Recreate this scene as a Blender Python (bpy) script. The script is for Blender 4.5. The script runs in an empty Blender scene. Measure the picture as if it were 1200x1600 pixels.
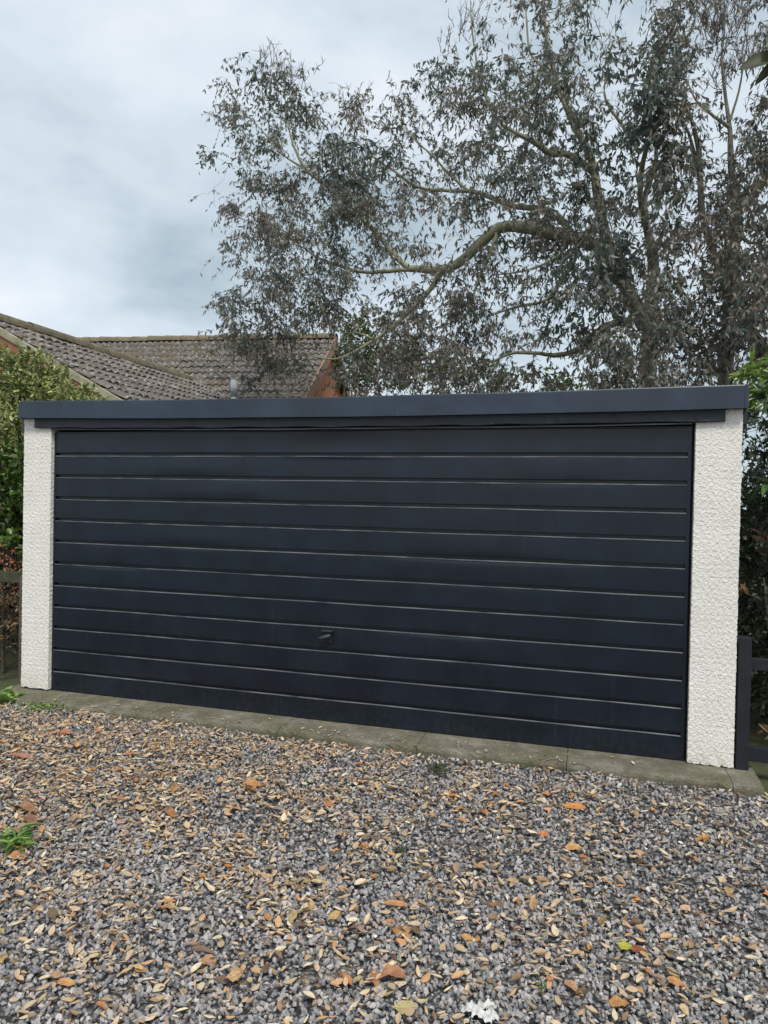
import bpy, math, random
import numpy as np
from mathutils import Vector, Matrix

random.seed(11)
R = np.random.default_rng(11)
scene = bpy.context.scene
COL = scene.collection

# ------------------------------------------------------------------ camera
cam_data = bpy.data.cameras.new('camera')
cam = bpy.data.objects.new('camera', cam_data)
COL.objects.link(cam)
scene.camera = cam
CAM = Vector((3.7251, -4.2347, 1.4044))
yaw, pitch, roll = .2833, -.0142, .0201
fw = Vector((-math.sin(yaw)*math.cos(pitch), math.cos(yaw)*math.cos(pitch), math.sin(pitch)))
r0 = Vector((math.cos(yaw), math.sin(yaw), 0))
u0 = r0.cross(fw)
rt = math.cos(roll)*r0 + math.sin(roll)*u0
up = -math.sin(roll)*r0 + math.cos(roll)*u0
m3 = Matrix((rt, up, -fw)).transposed()
cam.matrix_world = Matrix.Translation(CAM) @ m3.to_4x4()
cam_data.sensor_fit = 'VERTICAL'
cam_data.sensor_height = 36
cam_data.lens = 1110/1600*36
cam_data.clip_start = .05
cam_data.clip_end = 1500

# ------------------------------------------------------------------ world and sun
SUN_EL, SUN_AZ = math.radians(56), math.radians(152)      # azimuth clockwise from +Y
world = bpy.data.worlds.new('World')
scene.world = world
world.use_nodes = True
wn, wl = world.node_tree.nodes, world.node_tree.links
wn.clear()
w_out = wn.new('ShaderNodeOutputWorld')
sky = wn.new('ShaderNodeTexSky')
sky.sky_type = 'NISHITA'
sky.sun_disc = False
sky.sun_elevation = SUN_EL
sky.sun_rotation = SUN_AZ
sky.dust_density = 3
bg_sky = wn.new('ShaderNodeBackground')
bg_sky.inputs[1].default_value = .1
wl.new(sky.outputs[0], bg_sky.inputs[0])
tc = wn.new('ShaderNodeTexCoord')
mp = wn.new('ShaderNodeMapping')
mp.inputs['Scale'].default_value = (1.0, 1.0, 2.1)
mp.inputs['Location'].default_value = (.30, .1, .62)
wl.new(tc.outputs['Generated'], mp.inputs[0])
n1 = wn.new('ShaderNodeTexNoise')
n1.inputs['Scale'].default_value = 1.7
n1.inputs['Detail'].default_value = 5
n1.inputs['Roughness'].default_value = .48
n1.inputs['Distortion'].default_value = .25
wl.new(mp.outputs[0], n1.inputs['Vector'])
n2s = wn.new('ShaderNodeTexNoise')
n2s.inputs['Scale'].default_value = 6.5
n2s.inputs['Detail'].default_value = 6
n2s.inputs['Roughness'].default_value = .55
wl.new(mp.outputs[0], n2s.inputs['Vector'])
nm_ = wn.new('ShaderNodeMix')
nm_.inputs[0].default_value = .27
wl.new(n1.outputs['Fac'], nm_.inputs[2])
wl.new(n2s.outputs['Fac'], nm_.inputs[3])
cr = wn.new('ShaderNodeValToRGB')
wl.new(nm_.outputs[0], cr.inputs[0])
els = cr.color_ramp.elements
els[0].position = .37; els[0].color = (.37, .465, .525, 1)
els[1].position = .66; els[1].color = (.86, .905, .96, 1)
e = els.new(.5); e.color = (.63, .72, .79, 1)
bg_cloud = wn.new('ShaderNodeBackground')
bg_cloud.inputs[1].default_value = .625
wl.new(cr.outputs[0], bg_cloud.inputs[0])
mx = wn.new('ShaderNodeMixShader')
mx.inputs[0].default_value = .9
wl.new(bg_sky.outputs[0], mx.inputs[1])
wl.new(bg_cloud.outputs[0], mx.inputs[2])
wl.new(mx.outputs[0], w_out.inputs[0])

sun_data = bpy.data.lights.new('sun', 'SUN')
sun_data.energy = 1.5
sun_data.angle = math.radians(14)
sun_data.color = (1, .96, .9)
sun = bpy.data.objects.new('sun', sun_data)
COL.objects.link(sun)
sd = Vector((math.sin(SUN_AZ)*math.cos(SUN_EL), math.cos(SUN_AZ)*math.cos(SUN_EL), math.sin(SUN_EL)))
sun.rotation_euler = sd.to_track_quat('Z', 'Y').to_euler()

vs = scene.view_settings
vs.view_transform = 'Standard'
vs.look = 'None'
vs.gamma = 1
vs.use_curve_mapping = False
vs.exposure = 0.82

# ------------------------------------------------------------------ helpers
def put(name, me, mat=None, parent=None, kind=None, label=None, cat=None, group=None):
    o = bpy.data.objects.new(name, me)
    COL.objects.link(o)
    if mat is not None and me is not None and len(me.materials) == 0:
        me.materials.append(mat)
    if parent is not None: o.parent = parent
    if kind: o['kind'] = kind
    if label: o['label'] = label
    if cat: o['category'] = cat
    if group: o['group'] = group
    return o

def thing(name, label, cat, group=None, loc=(0, 0, 0)):
    o = put(name, None, label=label, cat=cat, group=group)
    o.location = loc
    o.empty_display_size = .1
    return o

def tri_mesh(name, v, t, smooth=False, tint=None):
    v = np.asarray(v, np.float32).reshape(-1, 3); t = np.asarray(t, np.int32).reshape(-1, 3)
    me = bpy.data.meshes.new(name)
    me.vertices.add(len(v)); me.vertices.foreach_set('co', v.ravel())
    me.loops.add(len(t)*3); me.loops.foreach_set('vertex_index', t.ravel())
    me.polygons.add(len(t))
    me.polygons.foreach_set('loop_start', np.arange(0, len(t)*3, 3, dtype=np.int32))
    if tint is not None:
        a = me.attributes.new('tint', 'FLOAT', 'POINT')
        a.data.foreach_set('value', np.asarray(tint, np.float32).ravel())
    me.update(calc_edges=True)
    me.polygons.foreach_set('use_smooth', np.full(len(t), smooth))
    return me

def poly_mesh(name, v, f, smooth=False):
    me = bpy.data.meshes.new(name)
    me.from_pydata([tuple(p) for p in v], [], f)
    me.update()
    if smooth: me.polygons.foreach_set('use_smooth', [True]*len(me.polygons))
    return me

def boxes(name, bl, bevel=0):
    """bl: list of (x0,x1,y0,y1,z0,z1)"""
    v, f = [], []
    for (x0, x1, y0, y1, z0, z1) in bl:
        b = len(v)
        v += [(x0,y0,z0),(x1,y0,z0),(x1,y1,z0),(x0,y1,z0),(x0,y0,z1),(x1,y0,z1),(x1,y1,z1),(x0,y1,z1)]
        f += [(b,b+3,b+2,b+1),(b+4,b+5,b+6,b+7),(b,b+1,b+5,b+4),(b+1,b+2,b+6,b+5),(b+2,b+3,b+7,b+6),(b+3,b,b+4,b+7)]
    me = poly_mesh(name, v, f)
    if bevel:
        import bmesh
        bm = bmesh.new(); bm.from_mesh(me)
        bmesh.ops.bevel(bm, geom=list(bm.edges), offset=bevel, segments=2, affect='EDGES', profile=.6)
        bm.to_mesh(me); bm.free()
    return me

_w = R.normal(size=(24, 3)); _w /= np.linalg.norm(_w, axis=1)[:, None]
_ph = R.uniform(0, 6.28, 24)
def snoise(p, wl, k=12, off=0):
    """smooth sum-of-waves noise, about -1..1; p (N,3), wavelength wl"""
    s = 0
    for i in range(k):
        j = (i+off) % 24
        s = s + np.sin((p @ _w[j])*6.283/(wl*(.7+.6*((i*37) % 11)/11)) + _ph[j] + off)
    return s/math.sqrt(k/2)/1.6

def tubes(pts, rad, sides=4):
    """pts (N,K,3), rad (N,K) -> verts, tris"""
    pts = np.asarray(pts, float); rad = np.asarray(rad, float)
    N, K, _ = pts.shape
    t = np.gradient(pts, axis=1)
    t /= np.linalg.norm(t, axis=2, keepdims=True)+1e-9
    ref = np.where(np.abs(t[:, :1, 2:3]) > .85, np.array([1., 0, 0]), np.array([0, 0, 1.]))
    a = np.cross(t, ref); a /= np.linalg.norm(a, axis=2, keepdims=True)+1e-9
    b = np.cross(t, a)
    an = np.arange(sides)*2*math.pi/sides
    v = pts[:, :, None]+rad[:, :, None, None]*(np.cos(an)[None, None, :, None]*a[:, :, None]+np.sin(an)[None, None, :, None]*b[:, :, None])
    i = np.arange(N)[:, None, None]*K*sides; k = np.arange(K-1)[None, :, None]*sides; s = np.arange(sides)[None, None, :]
    s2 = (s+1) % sides
    q0 = i+k+s; q1 = i+k+s2; q2 = i+k+sides+s2; q3 = i+k+sides+s
    tr = np.stack([np.stack([q0, q1, q2], -1), np.stack([q0, q2, q3], -1)], -2).reshape(-1, 3)
    return v.reshape(-1, 3), tr

def resample(pts, rad, K):
    pts = np.asarray(pts, float); rad = np.asarray(rad, float)
    # Catmull-Rom through the points
    P = np.vstack([2*pts[0]-pts[1], pts, 2*pts[-1]-pts[-2]])
    out, ro = [], []
    n = len(pts)-1
    for u in np.linspace(0, n, K):
        i = min(int(u), n-1); f = u-i
        a, b, c, d = P[i], P[i+1], P[i+2], P[i+3]
        out.append(.5*((2*b)+(-a+c)*f+(2*a-5*b+4*c-d)*f*f+(-a+3*b-3*c+d)*f**3))
        ro.append(rad[i]*(1-f)+rad[i+1]*f)
    return np.array(out), np.array(ro)

def norm(v): return v/(np.linalg.norm(v, axis=-1, keepdims=True)+1e-9)

# leaf templates: verts (along, across, out of plane), tris
def leaf_template(st, bend=.12, fold=.12):
    """st: list of (x, halfwidth); first and last are points"""
    v = [(0, 0, 0)]
    for x, w in st:
        z = -bend*x*x
        v += [(x, -w, z+fold*w), (x, 0, z), (x, w, z+fold*w)]
    v.append((1, 0, -bend))
    t = [(0, 1, 2), (0, 2, 3)]
    for k in range(len(st)-1):
        a = 1+3*k; b = a+3
        t += [(a, b, b+1), (a, b+1, a+1), (a+1, b+1, b+2), (a+1, b+2, a+2)]
    a = 1+3*(len(st)-1); e_ = a+3
    t += [(a, e_, a+1), (a+1, e_, a+2)]
    return np.array(v, float), np.array(t)
T_LANCE = leaf_template([(.3, .5), (.65, .38)], .15, .3)
T_OVAL = leaf_template([(.3, .46), (.62, .46)], .12, .35)
T_LONG = leaf_template([(.2, .36), (.5, .5), (.8, .3)], .25, .35)
T_SLIM = (np.array([(0, 0, 0), (.35, -.5, -.02), (.35, .5, -.02), (.7, -.36, -.1), (.7, .36, -.1), (1, 0, -.22)], float),
          np.array([(0, 1, 2), (1, 3, 4), (1, 4, 2), (3, 5, 4)]))

def place_leaves(T, pos, d, n, L, W):
    tv, tt = T
    d = norm(d); s = norm(np.cross(n, d)); n = np.cross(d, s)
    v = pos[:, None]+L[:, None, None]*(tv[None, :, 0:1]*d[:, None]+tv[None, :, 2:3]*n[:, None])+W[:, None, None]*tv[None, :, 1:2]*s[:, None]
    t = tt[None]+np.arange(len(pos))[:, None, None]*len(tv)
    return v.reshape(-1, 3), t.reshape(-1, 3)

def leaf_matrices(pos, d, n, L, W):
    d = norm(d); s = norm(np.cross(n, d)); n = np.cross(d, s)
    out = []
    for i in range(len(pos)):
        m = Matrix.Identity(4)
        for r in range(3):
            m[r][0] = d[i][r]*L[i]; m[r][1] = s[i][r]*W[i]; m[r][2] = n[i][r]*L[i]; m[r][3] = pos[i][r]
        out.append(m)
    return out

# ------------------------------------------------------------------ materials
def new_mat(name):
    m = bpy.data.materials.new(name); m.use_nodes = True
    nt = m.node_tree
    return m, nt, nt.nodes['Principled BSDF']

def ramp(nt, fac, stops):
    r = nt.nodes.new('ShaderNodeValToRGB')
    nt.links.new(fac, r.inputs[0])
    el = r.color_ramp.elements
    el[0].position = stops[0][0]; el[0].color = (*stops[0][1], 1)
    el[1].position = stops[-1][0]; el[1].color = (*stops[-1][1], 1)
    for p, c in stops[1:-1]:
        x = el.new(p); x.color = (*c, 1)
    return r.outputs[0]

def noise(nt, scale, detail=4, rough=.55, vec=None, dist=0):
    n = nt.nodes.new('ShaderNodeTexNoise')
    n.inputs['Scale'].default_value = scale; n.inputs['Detail'].default_value = detail
    n.inputs['Roughness'].default_value = rough; n.inputs['Distortion'].default_value = dist
    if vec is None:
        g = nt.nodes.new('ShaderNodeNewGeometry'); vec = g.outputs['Position']
    nt.links.new(vec, n.inputs['Vector'])
    return n.outputs['Fac']

def voro(nt, scale, vec=None, feature='F1'):
    n = nt.nodes.new('ShaderNodeTexVoronoi'); n.feature = feature
    n.inputs['Scale'].default_value = scale
    if vec is None:
        g = nt.nodes.new('ShaderNodeNewGeometry'); vec = g.outputs['Position']
    nt.links.new(vec, n.inputs['Vector'])
    return n

def mixc(nt, fac, a, b, mode='MIX'):
    m = nt.nodes.new('ShaderNodeMix'); m.data_type = 'RGBA'; m.blend_type = mode
    for s, v in ((m.inputs[0], fac), (m.inputs[6], a), (m.inputs[7], b)):
        if hasattr(v, 'is_output') or isinstance(v, bpy.types.NodeSocket): nt.links.new(v, s)
        elif isinstance(v, (int, float)): s.default_value = v
        else: s.default_value = (*v, 1)
    return m.outputs[2]

def math_(nt, op, a, b=None, clamp=False):
    m = nt.nodes.new('ShaderNodeMath'); m.operation = op; m.use_clamp = clamp
    for s, v in zip(m.inputs, (a, b)):
        if v is None: continue
        if isinstance(v, bpy.types.NodeSocket): nt.links.new(v, s)
        else: s.default_value = v
    return m.outputs[0]

def bump(nt, b, height, strength=.3, dist=.01, prev=None):
    n = nt.nodes.new('ShaderNodeBump')
    n.inputs['Strength'].default_value = strength; n.inputs['Distance'].default_value = dist
    nt.links.new(height, n.inputs['Height'])
    if prev is not None: nt.links.new(prev, n.inputs['Normal'])
    nt.links.new(n.outputs[0], b.inputs['Normal'])
    return n.outputs[0]

def noise_mat(name, stops, scale=5, rough=.7, bs=None, bstr=.3, bdist=.005, detail=6, spec=.5, metallic=0):
    m, nt, b = new_mat(name)
    c = ramp(nt, noise(nt, scale, detail), stops)
    nt.links.new(c, b.inputs['Base Color'])
    b.inputs['Roughness'].default_value = rough
    b.inputs['Specular IOR Level'].default_value = spec
    b.inputs['Metallic'].default_value = metallic
    if bs: bump(nt, b, noise(nt, bs, 5), bstr, bdist)
    return m

def leaf_mat(name, stops, rough=.5, trans=.25, mott=0.0):
    """colour from a per-leaf tint plus the object's own random number"""
    m, nt, b = new_mat(name)
    at = nt.nodes.new('ShaderNodeAttribute'); at.attribute_name = 'tint'
    oi = nt.nodes.new('ShaderNodeObjectInfo')
    s = math_(nt, 'ADD', at.outputs['Fac'], oi.outputs['Random'])
    s = math_(nt, 'FRACT', s)
    c = ramp(nt, s, stops)
    if mott:
        c = mixc(nt, math_(nt, 'MULTIPLY', noise(nt, 60, 3), mott), c, (.28, .3, .12))
    nt.links.new(c, b.inputs['Base Color'])
    b.inputs['Roughness'].default_value = rough
    tr = nt.nodes.new('ShaderNodeBsdfTranslucent')
    nt.links.new(c, tr.inputs[0])
    mxs = nt.nodes.new('ShaderNodeMixShader'); mxs.inputs[0].default_value = trans
    nt.links.new(b.outputs[0], mxs.inputs[1]); nt.links.new(tr.outputs[0], mxs.inputs[2])
    nt.links.new(mxs.outputs[0], nt.nodes['Material Output'].inputs[0])
    return m

# painted steel of the door: near black blue, faint dust and chalking
def paint_mat(name, c, rough, dust, bstr=.02):
    m, nt, b = new_mat(name)
    n = noise(nt, 3.2, 6, .6)
    c2 = tuple(min(1, x*1.5+.004) for x in c)
    col = mixc(nt, ramp(nt, n, [(.4, (0, 0, 0)), (.75, (1, 1, 1))]), c, c2)
    sp = noise(nt, 55, 6, .75)
    col = mixc(nt, ramp(nt, sp, [(.70, (0, 0, 0)), (.84, (dust,)*3)]), col, (.16, .17, .17))
    g_ = nt.nodes.new('ShaderNodeNewGeometry'); sp_ = nt.nodes.new('ShaderNodeSeparateXYZ'); nt.links.new(g_.outputs['Position'], sp_.inputs[0])
    lo = nt.nodes.new('ShaderNodeMapRange'); nt.links.new(sp_.outputs[2], lo.inputs[0]); lo.inputs[1].default_value = .30; lo.inputs[2].default_value = 0
    spl = math_(nt, 'MULTIPLY', lo.outputs[0], ramp(nt, noise(nt, 30, 7, .75), [(.48, (0, 0, 0)), (.8, (.3, .3, .3))]))
    col = mixc(nt, spl, col, (.10, .095, .08))
    # faint runs of dust down the sheet
    mpn = nt.nodes.new('ShaderNodeMapping'); nt.links.new(g_.outputs['Position'], mpn.inputs[0]); mpn.inputs['Scale'].default_value = (26, 26, 1.2)
    col = mixc(nt, ramp(nt, noise(nt, 1, 4, .6, mpn.outputs[0]), [(.58, (0, 0, 0)), (.80, (.05, .05, .05))]), col, (.17, .17, .16))
    nt.links.new(col, b.inputs['Base Color'])
    r = nt.nodes.new('ShaderNodeMapRange')
    nt.links.new(noise(nt, 4, 5), r.inputs[0])
    r.inputs[3].default_value = rough-.07; r.inputs[4].default_value = rough+.1
    nt.links.new(r.outputs[0], b.inputs['Roughness'])
    bump(nt, b, noise(nt, 180, 3), bstr, .002)
    return m
M_DOOR = paint_mat('door_paint', (.0045, .0090, .0165), .30, .3)
M_FASCIA = paint_mat('fascia_paint_sky_lit', (.022, .035, .053), .40, .3)  # paler than the door: its stronger sky reflection is put into the colour
M_TIMBER = paint_mat('painted_timber', (.010, .016, .025), .40, .35, 1.0)
M_LEDGE = noise_mat('lip_highlight_paint', [(.35, (.03, .038, .05)), (.65, (.14, .15, .16))], 5, .35)  # bright sky highlight along the groove lips, put into the paint colour
M_SEAL = paint_mat('weather_strip', (.05, .058, .068), .45, .6)
M_BLACK = noise_mat('dark_recess', [(.3, (.004, .005, .006)), (.7, (.01, .011, .013))], 8, .8)

def render_mat():
    m, nt, b = new_mat('white_roughcast')
    g = nt.nodes.new('ShaderNodeNewGeometry')
    n = noise(nt, 6, 6, .6)
    col = ramp(nt, n, [(.3, (.76, .73, .665)), (.7, (.85, .82, .755))])
    # grime near the ground
    sep = nt.nodes.new('ShaderNodeSeparateXYZ'); nt.links.new(g.outputs['Position'], sep.inputs[0])
    low = nt.nodes.new('ShaderNodeMapRange'); nt.links.new(sep.outputs[2], low.inputs[0])
    low.inputs[1].default_value = .14; low.inputs[2].default_value = 0.0
    f = math_(nt, 'MULTIPLY', low.outputs[0], ramp(nt, noise(nt, 22, 5, .7), [(.42, (0, 0, 0)), (.7, (1, 1, 1))]))
    col = mixc(nt, math_(nt, 'MULTIPLY', f, .6), col, (.25, .23, .17))
    nt.links.new(col, b.inputs['Base Color'])
    b.inputs['Roughness'].default_value = .85
    b.inputs['Specular IOR Level'].default_value = .25
    v = voro(nt, 115, feature='SMOOTH_F1')
    p = bump(nt, b, v.outputs['Distance'], .8, .0045)
    bump(nt, b, noise(nt, 210, 4, .7), .6, .003, p)
    return m
M_RENDER = render_mat()

def concrete_mat():
    m, nt, b = new_mat('mossy_concrete')
    c = ramp(nt, noise(nt, 7, 8, .65), [(.3, (.12, .10, .07)), (.5, (.22, .195, .145)), (.72, (.36, .33, .265))])
    c = mixc(nt, ramp(nt, noise(nt, 3.1, 6, .7), [(.44, (0, 0, 0)), (.62, (.75, .75, .75))]), c, (.13, .13, .065))
    c = mixc(nt, ramp(nt, noise(nt, 60, 4, .7), [(.60, (0, 0, 0)), (.68, (.7, .7, .7))]), c, (.42, .40, .34))
    nt.links.new(c, b.inputs['Base Color'])
    b.inputs['Roughness'].default_value = .93
    c = mixc(nt, ramp(nt, noise(nt, 38, 6, .75), [(.30, (.8, .8, .8)), (.45, (0, 0, 0))]), c, (.07, .062, .045))
    nt.links.new(c, b.inputs['Base Color'])
    vg = voro(nt, 95)
    c = mixc(nt, ramp(nt, vg.outputs['Distance'], [(.18, (.55, .55, .55)), (.34, (0, 0, 0))]), c, vg.outputs['Color'], 'SOFT_LIGHT')
    nt.links.new(c, b.inputs['Base Color'])
    bump(nt, b, noise(nt, 70, 8, .75), 1.0, .014)
    return m
M_CONC = concrete_mat()

def tint_mat(name, stops, rough=.8, grain=None, bstr=.4, spec=.4, fleck=(.46, .44, .43)):
    m, nt, b = new_mat(name)
    at = nt.nodes.new('ShaderNodeAttribute'); at.attribute_name = 'tint'
    c = ramp(nt, at.outputs['Fac'], stops)
    if grain:
        g = noise(nt, grain, 5, .7)
        c = mixc(nt, ramp(nt, g, [(.38, (0, 0, 0)), (.66, (.55, .55, .55))]), c, fleck, 'MIX')
        bump(nt, b, g, bstr, .002)
    nt.links.new(c, b.inputs['Base Color'])
    b.inputs['Roughness'].default_value = rough
    b.inputs['Specular IOR Level'].default_value = spec
    return m
M_STONE = tint_mat('limestone_chippings', [(0, (.060, .064, .072)), (.16, (.13, .135, .145)), (.38, (.26, .254, .258)), (.54, (.36, .315, .29)), (.68, (.50, .475, .45)), (.84, (.40, .32, .28)), (.93, (.62, .585, .55)), (1, (.82, .80, .77))], .8, 150)
M_LITTER = tint_mat('leaf_litter', [(0, (.14, .085, .05)), (.15, (.27, .18, .11)), (.35, (.46, .34, .215)), (.6, (.58, .45, .30)), (.70, (.55, .27, .10)), (.82, (.66, .55, .38)), (1, (.74, .64, .45))], .7, 70, .6, fleck=(.40, .245, .12))

def fallen_mat():
    m, nt, b = new_mat('dead_leaf')
    oi = nt.nodes.new('ShaderNodeObjectInfo')
    t = nt.nodes.new('ShaderNodeTexCoord')
    n = noise(nt, 3.5, 5, .65, t.outputs['Object'])
    c = mixc(nt, ramp(nt, n, [(.35, (0, 0, 0)), (.7, (1, 1, 1))]), oi.outputs['Color'], mixc(nt, 1.0, oi.outputs['Color'], (.62, .5, .42), 'MULTIPLY'))
    # a darker midrib, print on the flat blade
    sep = nt.nodes.new('ShaderNodeSeparateXYZ'); nt.links.new(t.outputs['Object'], sep.inputs[0])
    rib = math_(nt, 'LESS_THAN', math_(nt, 'ABSOLUTE', sep.outputs[1]), .025)
    c = mixc(nt, math_(nt, 'MULTIPLY', rib, .45), c, (.16, .07, .03))
    nt.links.new(c, b.inputs['Base Color'])
    b.inputs['Roughness'].default_value = .55
    bump(nt, b, noise(nt, 9, 4, .6, t.outputs['Object']), .5, .01)
    return m
M_FALLEN = fallen_mat()

M_BARK = noise_mat('eucalyptus_bark', [(.3, (.16, .155, .10)), (.5, (.27, .265, .165)), (.7, (.38, .35, .25))], 4, .8, 25, .6, .02)
M_BARK_PALE = noise_mat('peeling_pale_bark', [(.3, (.16, .14, .115)), (.5, (.26, .23, .19)), (.7, (.36, .32, .27))], 3, .8, 20, .6, .02)
M_BARK_DARK = noise_mat('dark_bark', [(.3, (.05, .045, .035)), (.7, (.13, .115, .09))], 5, .85, 25, .7, .02)
M_TWIG = noise_mat('thin_twig', [(.3, (.10, .075, .06)), (.7, (.19, .15, .12))], 9, .8)
M_EUC = leaf_mat('eucalyptus_leaf', [(0, (.068, .105, .090)), (.3, (.12, .15, .122)), (.55, (.185, .192, .15)), (.8, (.235, .205, .16)), (1, (.26, .205, .165))], .42, .30)
M_EUC_B = M_EUC

# ------------------------------------------------------------------ ground
M_SOIL = noise_mat('soil_and_lawn', [(.3, (.05, .045, .028)), (.5, (.07, .075, .03)), (.75, (.06, .09, .03))], 1.5, .95, 30, .8, .03)
g = boxes('ground', [(-90, 90, -60, 120, -.6, -.074)])
put('ground', g, M_SOIL, kind='structure')

def surf(p):
    """height of the gravel, gently uneven"""
    q = np.zeros((len(p), 3)); q[:, :2] = p[:, :2]
    h = -.036+.010*snoise(q, 1.3, 8)+.006*snoise(q, .35, 8, 5)
    h -= .012*np.clip((-.55-p[:, 1]), 0, .6)/.6*0
    h -= np.clip((-.26-p[:, 1]+.10)*-1, 0, 0)
    return h

def gravel_bed_mat():
    m, nt, b = new_mat('gravel_bed')
    v = voro(nt, 55)
    c = ramp(nt, v.outputs['Color'], [(0, (.06, .065, .072)), (.4, (.14, .145, .155)), (.7, (.2, .19, .185)), (1, (.36, .35, .34))])
    c = mixc(nt, ramp(nt, v.outputs['Distance'], [(.35, (0, 0, 0)), (.62, (1, 1, 1))]), c, (.03, .029, .028))
    c = mixc(nt, ramp(nt, noise(nt, 14, 6, .7), [(.56, (0, 0, 0)), (.62, (.8, .8, .8))]), c, (.33, .24, .14))
    nt.links.new(c, b.inputs['Base Color'])
    b.inputs['Roughness'].default_value = .85
    inv = math_(nt, 'SUBTRACT', 1.0, v.outputs['Distance'])
    bump(nt, b, inv, 1.0, .02)
    return m
nx, ny = 120, 100
gx, gy = np.meshgrid(np.concatenate([np.linspace(-9, -1.6, 20), np.linspace(-1.5, 6, nx-40), np.linspace(6.2, 13, 20)]), np.concatenate([np.linspace(-14, -3.2, 20), np.linspace(-3.1, -.2, ny-20)]), indexing='ij')
P = np.stack([gx.ravel(), gy.ravel(), 0*gx.ravel()], 1)
P[:, 2] = surf(P)-.012
ii = np.arange(gx.shape[0]-1)[:, None]*gx.shape[1]+np.arange(gx.shape[1]-1)[None]
a_ = ii.ravel(); b_ = a_+gx.shape[1]
me = tri_mesh('gravel_bed', P, np.concatenate([np.stack([a_, b_, b_+1], 1), np.stack([a_, b_+1, a_+1], 1)]), True)
put('gravel_drive', me, gravel_bed_mat(), kind='structure')

# loose chippings
def in_beds(p):   # drive in front of the garage and its slabs
    return (p[:, 1] < -.268)
def make_stones(name, n, x0, x1, y0, y1, smin, smax):
    phi = (1+5**.5)/2
    ico = norm(np.array([(-1, phi, 0), (1, phi, 0), (-1, -phi, 0), (1, -phi, 0), (0, -1, phi), (0, 1, phi), (0, -1, -phi), (0, 1, -phi), (phi, 0, -1), (phi, 0, 1), (-phi, 0, -1), (-phi, 0, 1)], float))
    it = np.array([(0,11,5),(0,5,1),(0,1,7),(0,7,10),(0,10,11),(1,5,9),(5,11,4),(11,10,2),(10,7,6),(7,1,8),(3,9,4),(3,4,2),(3,2,6),(3,6,8),(3,8,9),(4,9,5),(2,4,11),(6,2,10),(8,6,7),(9,8,1)])
    p = np.stack([R.uniform(x0, x1, n), R.uniform(y0, y1, n), np.zeros(n)], 1)
    p = p[in_beds(p)]; n = len(p)
    s = (smin+(smax-smin)*R.beta(1.6, 2.6, n))*.5
    var = norm(R.normal(size=(14, 12, 3))*.32+ico[None])*R.uniform(.72, 1.12, (14, 12, 1))*np.stack([R.uniform(.95, 1.35, 14), R.uniform(.75, 1.0, 14), R.uniform(.5, .85, 14)], 1)[:, None]
    k = R.integers(0, 14, n)
    q = norm(R.normal(size=(n, 4))); w, x, y, z = q.T
    rot = np.stack([1-2*(y*y+z*z), 2*(x*y-z*w), 2*(x*z+y*w), 2*(x*y+z*w), 1-2*(x*x+z*z), 2*(y*z-x*w), 2*(x*z-y*w), 2*(y*z+x*w), 1-2*(x*x+y*y)], 1).reshape(n, 3, 3)
    v = np.einsum('nij,nvj->nvi', rot, var[k])*s[:, None, None]
    p[:, 2] = surf(p)+R.uniform(-.012, .006, n)
    v += p[:, None]
    t = it[None]+np.arange(n)[:, None, None]*12
    tint = np.repeat(np.clip(R.beta(1.5, 1.9, n), 0, 1)**1.05, 12)
    return v.reshape(-1, 3), t.reshape(-1, 3), tint
sets = [make_stones('a', 52000, -1.3, 5.6, -3.1, -.26, .010, .031), make_stones('e', 12000, -.8, 5.2, -3.0, -.26, .006, .013), make_stones('d', 9000, 1.2, 5.0, -3.0, -1.5, .013, .028), make_stones('b', 9000, 5.6, 7.5, -3.1, -.2, .012, .028), make_stones('c', 9000, -3.0, -1.3, -3.1, -.2, .012, .028)]
def on_slab(n):
    v, t, c = make_stones('s', 9000, -.2, 4.5, -.29, -.268, .007, .017)
    m = min(n, len(v)//12); v = v[:m*12].reshape(m, 12, 3)
    cen = v.mean(1); new = np.stack([R.uniform(-.2, 4.5, m), -.262+.23*R.beta(1, 3.2, m), np.full(m, .003)], 1)
    v = v-cen[:, None]+new[:, None]
    return v.reshape(-1, 3), t[:m*20], c[:m*12]
sets.append(on_slab(120))
vv, tt, ti, o_ = [], [], [], 0
for v, t, c in sets:
    vv.append(v); tt.append(t+o_); ti.append(c); o_ += len(v)
put('gravel', tri_mesh('gravel', np.concatenate(vv), np.concatenate(tt), False, np.concatenate(ti)), M_STONE, kind='stuff', label='loose grey stone chippings covering the drive', cat='gravel')

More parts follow.
